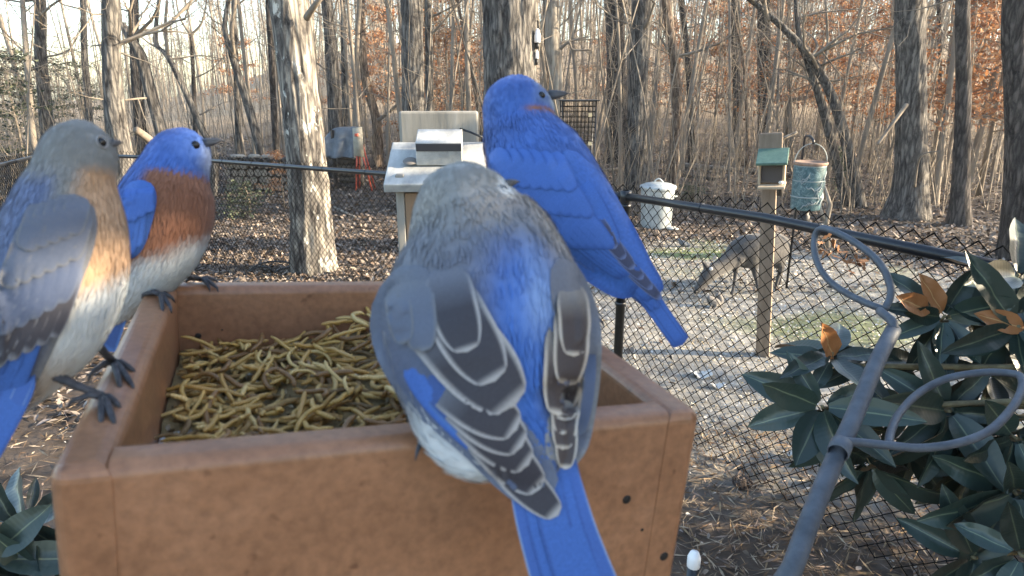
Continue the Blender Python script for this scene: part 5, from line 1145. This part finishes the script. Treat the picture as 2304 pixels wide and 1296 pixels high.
    def eye(s, u, v, r=.0026, ring=None, squash=1.0):
        h, nn_ = s.hit(u, v)
        if h is None: return
        c = h - nn_ * r * .15; b = MB(); b.lathe(c, [(r * math.cos(a), r * math.sin(a)) for a in np.linspace(-math.pi / 2, math.pi / 2, 11)], 20, nn_); e = b.build('eye', EYE, s.t)
        if ring: b = MB(); b.lathe(c + nn_ * r * .42, [(r * .95, .0), (r * 1.15, .0003), (r * (1.15 + ring), 0), (r * (1.0 + ring), -.0006)], 20, nn_); b.build('eye_ring', RINGW, e)
    def beak(s, base, tip, w, Zb, Zt, open_=0):
        B = P(*base, Zb); T = P(*tip, Zt); ax = T - B; L = ax.length; r = w * Zb / FPX * .5
        for nm, dz, f in (('upper_mandible', .25, 1.0), ('lower_mandible', -.35, .9)):
            b = MB(); pts = [B - ax * .25 + UPV * r * dz, B + ax * .2 + UPV * r * dz, B + ax * .6 * f + UPV * r * dz * .8, B + ax * f + UPV * (r * dz * .2 - (r * .25 if dz > 0 else 0))]
            b.tube(pts, [r * .95, r * .8, r * .45, r * .08], 10); b.build(nm, BEAK, s.t)
    def leg(s, knee, foot, toes, back=None, r=.0012, curl=True):
        """knee: world point inside the belly; foot: world point on the wall top; toes: world tips"""
        b = MB(); mid = knee.lerp(foot, .5) + V((0, .0012, 0)); up_ = BN * .0016; b.tube([knee, mid, foot + up_ * 1.6], [r * 1.5, r, r * 1.05], 8); lg = b.build('leg', LEG, s.t)
        for k, tp in enumerate(toes):
            b = MB(); a = foot + up_ * 1.3; q1 = a.lerp(tp, .35) + up_ * 1.0; q2 = a.lerp(tp, .75) + up_ * .6; tip = tp + (tp - a).normalized() * .0015 - BN * .0022
            b.tube([a, q1, q2, tp + up_ * .15, tip], [r * 1.0, r * .95, r * .85, r * .6, r * .15], 8); b.build('toe', LEG, lg)
def mixc(a, b, t): t = max(0, min(1, t)); return a.lerp(b, t)

# ---- 1: female at the front, seen from behind
Zw = boxZ(1000, 985); ff = Bird('grey-headed female bluebird seen from behind on the front wall of the box', boxhit(1000, 985))
FACE = P(1140, 424, .2495)
def cff(k, c, s, p):
    n_ = noise.noise(p * 55); col = mixc(V((.115, .13, .175)), V((.17, .18, .20)), .5 + .7 * n_)
    if s < -.1: col = mixc(col, TAN, (-s - .1) * 3)
    col = mixc(col, V((.055, .15, .46)), 1.25 * math.exp(-((c - .38 - .03 * (4 - k)) / .34) ** 2) * sstep(5.6, 4.2, k) if False else 1.2 * math.exp(-((c - .36) / .33) ** 2) * (1 - sstep(4.2, 5.8, k)) * (1 if s > 0 else 0))
    col = mixc(col, V((.27, .38, .58)), .75 * math.exp(-((c - .50) / .16) ** 2) * math.exp(-((k - 4.1) / .9) ** 2) * (1 if s > 0 else 0))
    g = mixc(GREY, V((.30, .27, .22)), .35 + .5 * n_); col = mixc(col, g, sstep(5.3, 7.2, k + .35 * n_))
    col = mixc(col, V((.36, .27, .19)), sstep(.45, .9, c) * math.exp(-((k - 7.1) / .9) ** 2)); col = mixc(col, V((.30, .25, .2)), .7 * sstep(.5, .9, c) * math.exp(-((k - 5.6) / .9) ** 2))
    col = mixc(col, WHITE, sstep(-.45, -.8, c) if False else (1 - sstep(-.85, -.5, c)) * (1 - sstep(2.0, 2.7, k)))
    col = mixc(col, V((.70, .68, .62)), sstep(.60, .70, c) * sstep(7.4, 7.65, k) * (1 - sstep(8.5, 8.75, k)) * (1 if s > 0 else .6))
    e = p - FACE; e = (e.dot(RGT) / .0034) ** 2 + (e.dot(UPV) / .0062) ** 2 + (e.dot(FWD) / .014) ** 2; col = mixc(col, V((.62, .60, .55)), 1 - sstep(.75, 1.15, e))
    return col
ff.body([(1214, 1085, Zw - .018, 40, 24), (1190, 1020, Zw - .016, 100, 62), (1130, 940, Zw - .010, 180, 120), (1108, 850, Zw - .003, 214, 165), (1094, 750, Zw + .004, 230, 185), (1088, 640, Zw + .011, 214, 180), (1078, 562, Zw + .017, 178, 160), (1058, 500, Zw + .022, 138, 138), (1050, 450, Zw + .025, 112, 120), (1050, 408, Zw + .027, 82, 92), (1052, 378, Zw + .028, 34, 40)], cff, seed=3)
# pale cheek, eye and beak turned to the right
fc = MB(); h, nn_ = ff.hit(1132, 425)
F_darkb = MF('feather_brown_buff', (.068, .056, .056), (.52, .47, .40), .83, basec=(.20, .185, .17))
wl_ = ff.feather('wing', [(950, 600), (905, 720), (960, 850), (1110, 985), (1236, 1130)], 150, F_gblue, .0012, camber=.5)
wr_ = ff.feather('wing', [(1262, 580), (1298, 720), (1300, 830), (1284, 950), (1262, 1050)], 104, F_grey, .0012, camber=.5)
ff.feather('feather', [(900, 760), (945, 870), (1040, 975), (1130, 1040)], 44, F_blue, .0022, wl_)
ff.feather('feather', [(925, 770), (985, 890), (1085, 990), (1160, 1060)], 60, F_blued, .0026, wl_)
for k, (b_, t_, w) in enumerate([((1085, 975), (1256, 1160), 86), ((1060, 940), (1216, 1100), 104), ((1035, 905), (1190, 1046), 112), ((1010, 870), (1176, 1004), 118), ((985, 840), (1164, 966), 122)]):
    ff.feather('feather', [b_, ((b_[0] + t_[0]) / 2 - 6, (b_[1] + t_[1]) / 2 + 4), t_], w, F_dark, .0032 + .0004 * k, wl_, tipr=.5)
for k, (b_, t_, w) in enumerate([((950, 670), (1158, 914), 178), ((990, 640), (1114, 858), 138), ((1000, 600), (1052, 792), 108), ((930, 620), (950, 792), 84), ((890, 640), (908, 775), 60)]):
    ff.feather('feather', [b_, ((b_[0] + t_[0]) / 2 + (-4 if k < 3 else 0), (b_[1] + t_[1]) / 2), t_], w, F_dark if k < 3 else F_cov, .0052 + .0007 * k, wl_, tipr=.5)
for k, (b_, t_, w) in enumerate([((1268, 900), (1272, 1056), 52), ((1268, 870), (1266, 1012), 60), ((1270, 850), (1268, 978), 66), ((1272, 830), (1268, 946), 70)]):
    ff.feather('feather', [b_, ((b_[0] + t_[0]) / 2 + 4, (b_[1] + t_[1]) / 2), t_], w, F_darkb, .0030 + .0004 * k, wr_, tipr=.5)
for k, (b_, t_, w) in enumerate([((1272, 720), (1256, 936), 92), ((1284, 680), (1276, 868), 80), ((1284, 640), (1290, 802), 72)]):
    ff.feather('feather', [b_, ((b_[0] + t_[0]) / 2 + 6, (b_[1] + t_[1]) / 2), t_], w, F_darkb, .0050 + .0006 * k, wr_, tipr=.5)
ff.feather('feather', [(1314, 680), (1328, 790), (1324, 890), (1305, 980)], 26, F_gblue, .003, wr_)
tl = ff.feather('tail', [(1215, 1010), (1240, 1120), (1290, 1330)], 150, F_blued, .0006, Zs=[Zw - .017, Zw - .019, Zw - .016], tipr=.06)
for k, (b_, t_, w) in enumerate([((1165, 1010), (1235, 1340), 62), ((1185, 1010), (1262, 1345), 60), ((1262, 1020), (1375, 1340), 56), ((1240, 1020), (1345, 1345), 58), ((1215, 1015), (1300, 1350), 74)]):
    ff.feather('feather', [b_, ((b_[0] + t_[0]) / 2 - 8, (b_[1] + t_[1]) / 2), t_], w, F_tailf if k in (0, 2) else F_blue, .0012 + .0005 * k, tl, Zs=[Zw - .019, Zw - .0205, Zw - .018], tipr=.06)
ff.eye(1133, 425, .0016, .1); ff.beak((1146, 412), (1170, 408), 16, Zw + .014, Zw + .018)
cp_ = MB(); h, nn_ = ff.hit(1128, 420)
f0 = boxhit(962, 985); ff.leg(P(985, 940, Zw - .004), f0, [f0 + BM @ V((-.006, -.0095, 0)), f0 + BM @ V((.0015, -.011, 0)), f0 + BM @ V((.008, -.009, 0)), f0 + BM @ V((0, .010, 0))])
f0 = boxhit(1180, 972); ff.leg(P(1170, 930, Zw), f0, [f0 + BM @ V((-.006, -.0095, 0)), f0 + BM @ V((.0015, -.011, 0)), f0 + BM @ V((.008, -.009, 0)), f0 + BM @ V((0, .010, 0))])

# ---- 2: female on the left wall, facing right
Zl = boxZ(235, 915); lf = Bird('tan-breasted female bluebird standing on the left wall of the box', boxhit(235, 915))
def clf(k, c, s, p):
    n_ = noise.noise(p * 60); col = mixc(GREY, V((.27, .26, .23)), .4 + .5 * n_)
    br = sstep(-.15, .35, c + .15 * n_) * (1 - sstep(6.7, 7.5, k - .35 * c)); col = mixc(col, mixc(TAN, V((.40, .24, .13)), sstep(5.5, 7, k)), br)
    col = mixc(col, V((.12, .16, .27)), (1 - sstep(-.5, -.1, c)) * (1 - sstep(5.8, 6.8, k)))
    wb = 1 - sstep(2.5 + .75 * c, 3.1 + .75 * c, k + .12 * n_); col = mixc(col, WHITE, wb * sstep(-.35, 0, c))
    col = mixc(col, V((.30, .22, .15)), .75 * (1 - sstep(1.0, 2.2, k)) * sstep(.0, .4, 1 - c)); return col
lf.body([(25, 905, Zl + .006, 36, 30), (82, 822, Zl + .004, 72, 60), (118, 742, Zl + .002, 104, 92), (136, 650, Zl, 126, 114), (143, 570, Zl, 129, 116), (150, 500, Zl, 119, 110), (158, 436, Zl + .001, 98, 94), (167, 392, Zl + .002, 82, 84), (178, 348, Zl + .003, 77, 80), (184, 312, Zl + .004, 63, 66), (188, 286, Zl + .005, 30, 34)], clf, seed=5)
w_ = lf.feather('wing', [(178, 440), (140, 540), (85, 680), (30, 800), (-20, 900)], 150, F_cov, .0015, camber=.5)
def lrow(n_, A, B, ang, L0, L1, w, mat, lift, dl=.0003):      # a row of overlapping feathers from inner A to outer B
    for k in range(n_):
        f = k / (n_ - 1); x, y = A[0] + (B[0] - A[0]) * f, A[1] + (B[1] - A[1]) * f; L = L0 + (L1 - L0) * f; a_ = R(ang + 6 * (f - .5)); dx, dy = math.cos(a_), math.sin(a_)
        lf.feather('feather', [(x, y), (x + dx * L * .5 + 3, y + dy * L * .5), (x + dx * L, y + dy * L)], w, mat, lift + dl * k, w_, tipr=.35)
lrow(4, (100, 690), (50, 640), 113, 250, 290, 40, F_blue, .0040)
lrow(6, (175, 590), (70, 600), 112, 180, 270, 42, F_dark2, .0052)
lrow(6, (182, 520), (60, 560), 110, 170, 230, 50, F_gblue, .0066)
lrow(6, (186, 470), (70, 500), 108, 120, 160, 56, F_cov, .0082)
lrow(5, (176, 440), (90, 460), 106, 90, 110, 60, F_cov, .0098)
tl = lf.feather('tail', [(60, 830), (20, 920), (-40, 1030)], 70, F_blue, .001, Zs=[Zl - .006, Zl - .004, Zl], tipr=.1)
lf.feather('feather', [(75, 820), (35, 910), (-20, 1030)], 34, F_tailf, .002, tl, Zs=[Zl - .006, Zl - .004, Zl], tipr=.1)
lf.eye(228, 320, .0019, .12); lf.beak((254, 322), (278, 320), 15, Zl + .004, Zl + .006)
f0 = boxhit(232, 905, .0); lf.leg(P(118, 842, Zl), f0, [boxhit(256, 950), boxhit(228, 948), boxhit(268, 915), boxhit(160, 905)], r=.0014)
f0 = boxhit(256, 826); lf.leg(P(212, 770, Zl + .012), f0, [boxhit(298, 868), boxhit(270, 870), boxhit(300, 835), boxhit(205, 842)], r=.0014)

# ---- 3: male at the back-left corner
Zm = boxZ(380, 655); lm = Bird('rust-breasted male bluebird perched on the back left corner of the box', boxhit(380, 655))
def clm(k, c, s, p):
    n_ = noise.noise(p * 60); col = mixc(RUST, V((.26, .12, .07)), .5 + .5 * n_)
    col = mixc(col, BLUE, 1 - sstep(-.8, -.45, c + .1 * n_)); col = mixc(col, BLUE, sstep(6.0, 6.7, k - .45 * c + .25 * n_))
    col = mixc(col, V((.13, .17, .27)), .75 * sstep(.3, .85, c) * sstep(6.4, 7.2, k) * (1 - sstep(8.3, 9.2, k)))
    col = mixc(col, WHITE, (1 - sstep(2.5 + .9 * c, 3.2 + .9 * c, k + .15 * n_)) * sstep(-.5, -.1, c)); return col
lm.body([(252, 728, Zm + .012, 14, 14), (284, 668, Zm + .006, 48, 44), (320, 612, Zm, 76, 70), (350, 552, Zm - .003, 95, 88), (368, 490, Zm - .004, 102, 96), (378, 442, Zm - .004, 97, 94), (386, 405, Zm - .003, 82, 84), (396, 374, Zm - .002, 71, 74), (408, 342, Zm, 63, 66), (414, 317, Zm + .001, 50, 54), (417, 300, Zm + .002, 22, 26)], clm, seed=8, plen=.0066)
w_ = lm.feather('wing', [(318, 405), (312, 460), (296, 520), (275, 580)], 78, F_blue, .003, camber=.5, tipr=.3)
lm.fan(3, (318, 430), (300, 440), (300, 560), (270, 590), 40, 36, F_blue, .0065, .0004, w_); lm.fan(3, (325, 415), (300, 420), (328, 480), (288, 500), 40, 40, F_bcov, .0085, .0004, w_)
tl = lm.feather('tail', [(285, 650), (262, 710), (235, 790)], 50, F_blued, .001, Zs=[Zm + .006, Zm + .008, Zm + .012], tipr=.1)
lm.eye(440, 326, .0025); lm.beak((462, 321), (508, 314), 18, Zm - .002, Zm - .004)
f0 = boxhit(362, 672); lm.leg(P(318, 640, Zm - .006), f0, [boxhit(384, 694), boxhit(366, 696), boxhit(388, 672), boxhit(322, 664)], r=.0014)
f0 = boxhit(452, 636); lm.leg(P(395, 612, Zm), f0, [boxhit(488, 648), boxhit(470, 646), boxhit(486, 632), boxhit(420, 632)], r=.0014)

# ---- 4: male on the right wall, back towards us, head turned right
Zr = boxZ(1330, 705); rm_ = Bird('bright blue male bluebird on the right wall with back turned and head in profile', boxhit(1330, 705))
def crm(k, c, s, p):
    n_ = noise.noise(p * 60); col = mixc(BLUE, BLUED, .35 + .7 * n_ + .5 * noise.noise(p * 22)); col = mixc(col, RUST, (1 - sstep(-.55, -.2, s)) * sstep(3, 4, k) * (1 - sstep(8.2, 8.8, k)))
    col = mixc(col, RUST * 1.2, (1 - sstep(-.97, -.86, c)) * math.exp(-((k - 6.7) / .5) ** 2)); col = mixc(col, RUST * 1.3, sstep(.05, .45, c) * math.exp(-((k - 8.05 - .0 * c) / .28) ** 2))
    col = mixc(col, V((.16, .22, .36)), .8 * sstep(.25, .75, c) * sstep(8.3, 8.8, k) * (1 - sstep(10.2, 10.8, k))); col = mixc(col, V((.42, .44, .42)), .8 * sstep(.8, .97, c) * sstep(8.3, 8.7, k) * (1 - sstep(9.6, 10, k))); return col
rm_.body([(1470, 690, Zr - .02, 14, 10), (1440, 640, Zr - .016, 34, 26), (1408, 602, Zr - .012, 50, 42), (1362, 552, Zr - .007, 72, 66), (1306, 492, Zr - .002, 96, 88), (1250, 428, Zr + .003, 110, 100), (1206, 368, Zr + .007, 112, 102), (1180, 318, Zr + .010, 95, 92), (1170, 280, Zr + .012, 82, 84), (1166, 242, Zr + .013, 80, 80), (1168, 210, Zr + .014, 66, 68), (1172, 184, Zr + .015, 30, 34)], crm, seed=11, plen=.0066)
w1 = rm_.feather('wing', [(1130, 345), (1180, 430), (1280, 530), (1380, 600), (1450, 640)], 120, F_blue, .0015, camber=.5)
w2 = rm_.feather('wing', [(1270, 340), (1340, 440), (1400, 540), (1440, 620), (1480, 670)], 76, F_blue, .0015, camber=.5)
for (n_, b0, b1, t0, t1, w_a, w_b, m_, l_) in [(6, (1190, 450), (1270, 470), (1400, 628), (1440, 610), 34, 32, F_blue, .0030), (6, (1150, 400), (1270, 430), (1290, 560), (1380, 560), 40, 38, F_bcov, .0052), (6, (1125, 360), (1250, 380), (1215, 480), (1330, 490), 44, 42, F_bcov, .0074), (6, (1110, 335), (1240, 345), (1165, 420), (1290, 430), 46, 46, F_bcov, .0096)]:
    rm_.fan(n_, b0, b1, t0, t1, w_a, w_b, m_, l_, .0003, w1, tipr=.45)
F_rmd = MF('feather_dark_blue_edge', (.05, .058, .11), (.12, .16, .30), .86, basec=(.05, .13, .41))
rm_.fan(6, (1375, 565), (1325, 470), (1488, 674), (1385, 560), 30, 36, F_rmd, .0034, .0005, w2, tipr=.5);
rm_.feather('feather', [(1300, 400), (1345, 470), (1385, 560)], 44, F_blue, .0055, w2)
Zt = [Zr - .016, Zr - .02, Zr - .022]
tl = rm_.feather('tail', [(1425, 610), (1475, 690), (1536, 776)], 44, F_blue, .0005, Zs=Zt, tipr=.08)
for k, (o_, w) in enumerate([(-9, 24), (9, 24), (0, 26)]): rm_.feather('feather', [(1425 + o_, 612 - o_), (1475 + o_, 690 - o_ * .6), (1534 + o_ * .6, 774 - o_ * .4)], w, F_blue, .0015 + .0004 * k, tl, Zs=Zt, tipr=.08)
rm_.eye(1219, 214, .0025); rm_.beak((1244, 213), (1283, 209), 19, Zr + .010, Zr + .010)
f0 = boxhit(1325, 722); rm_.leg(P(1300, 560, Zr + .004), f0, [boxhit(1350, 742), boxhit(1330, 745), boxhit(1355, 725), boxhit(1305, 705)], r=.0013)
f0 = boxhit(1290, 690); rm_.leg(P(1270, 545, Zr + .012), f0, [boxhit(1312, 705), boxhit(1295, 706), boxhit(1315, 690), boxhit(1272, 676)], r=.0013)

# ================================================================ HAZE
hz = MB(); hz.box((0, 50, 11.5), (380, 232, 43)); hm = bpy.data.materials.new('haze_air'); hm.use_nodes = True; hn = hm.node_tree.nodes; hl = hm.node_tree.links
hn.remove(hn['Principled BSDF']); pv = hn.new('ShaderNodeVolumePrincipled'); pv.inputs['Color'].default_value = (.86, .92, 1, 1); pv.inputs['Density'].default_value = 0.0008; pv.inputs['Anisotropy'].default_value = .2
hl.new(pv.outputs[0], hn['Material Output'].inputs['Volume'])
tag(hz.build('haze', hm, kind='stuff', smooth=False), 'faint pale haze between the trees of the wood', 'haze')
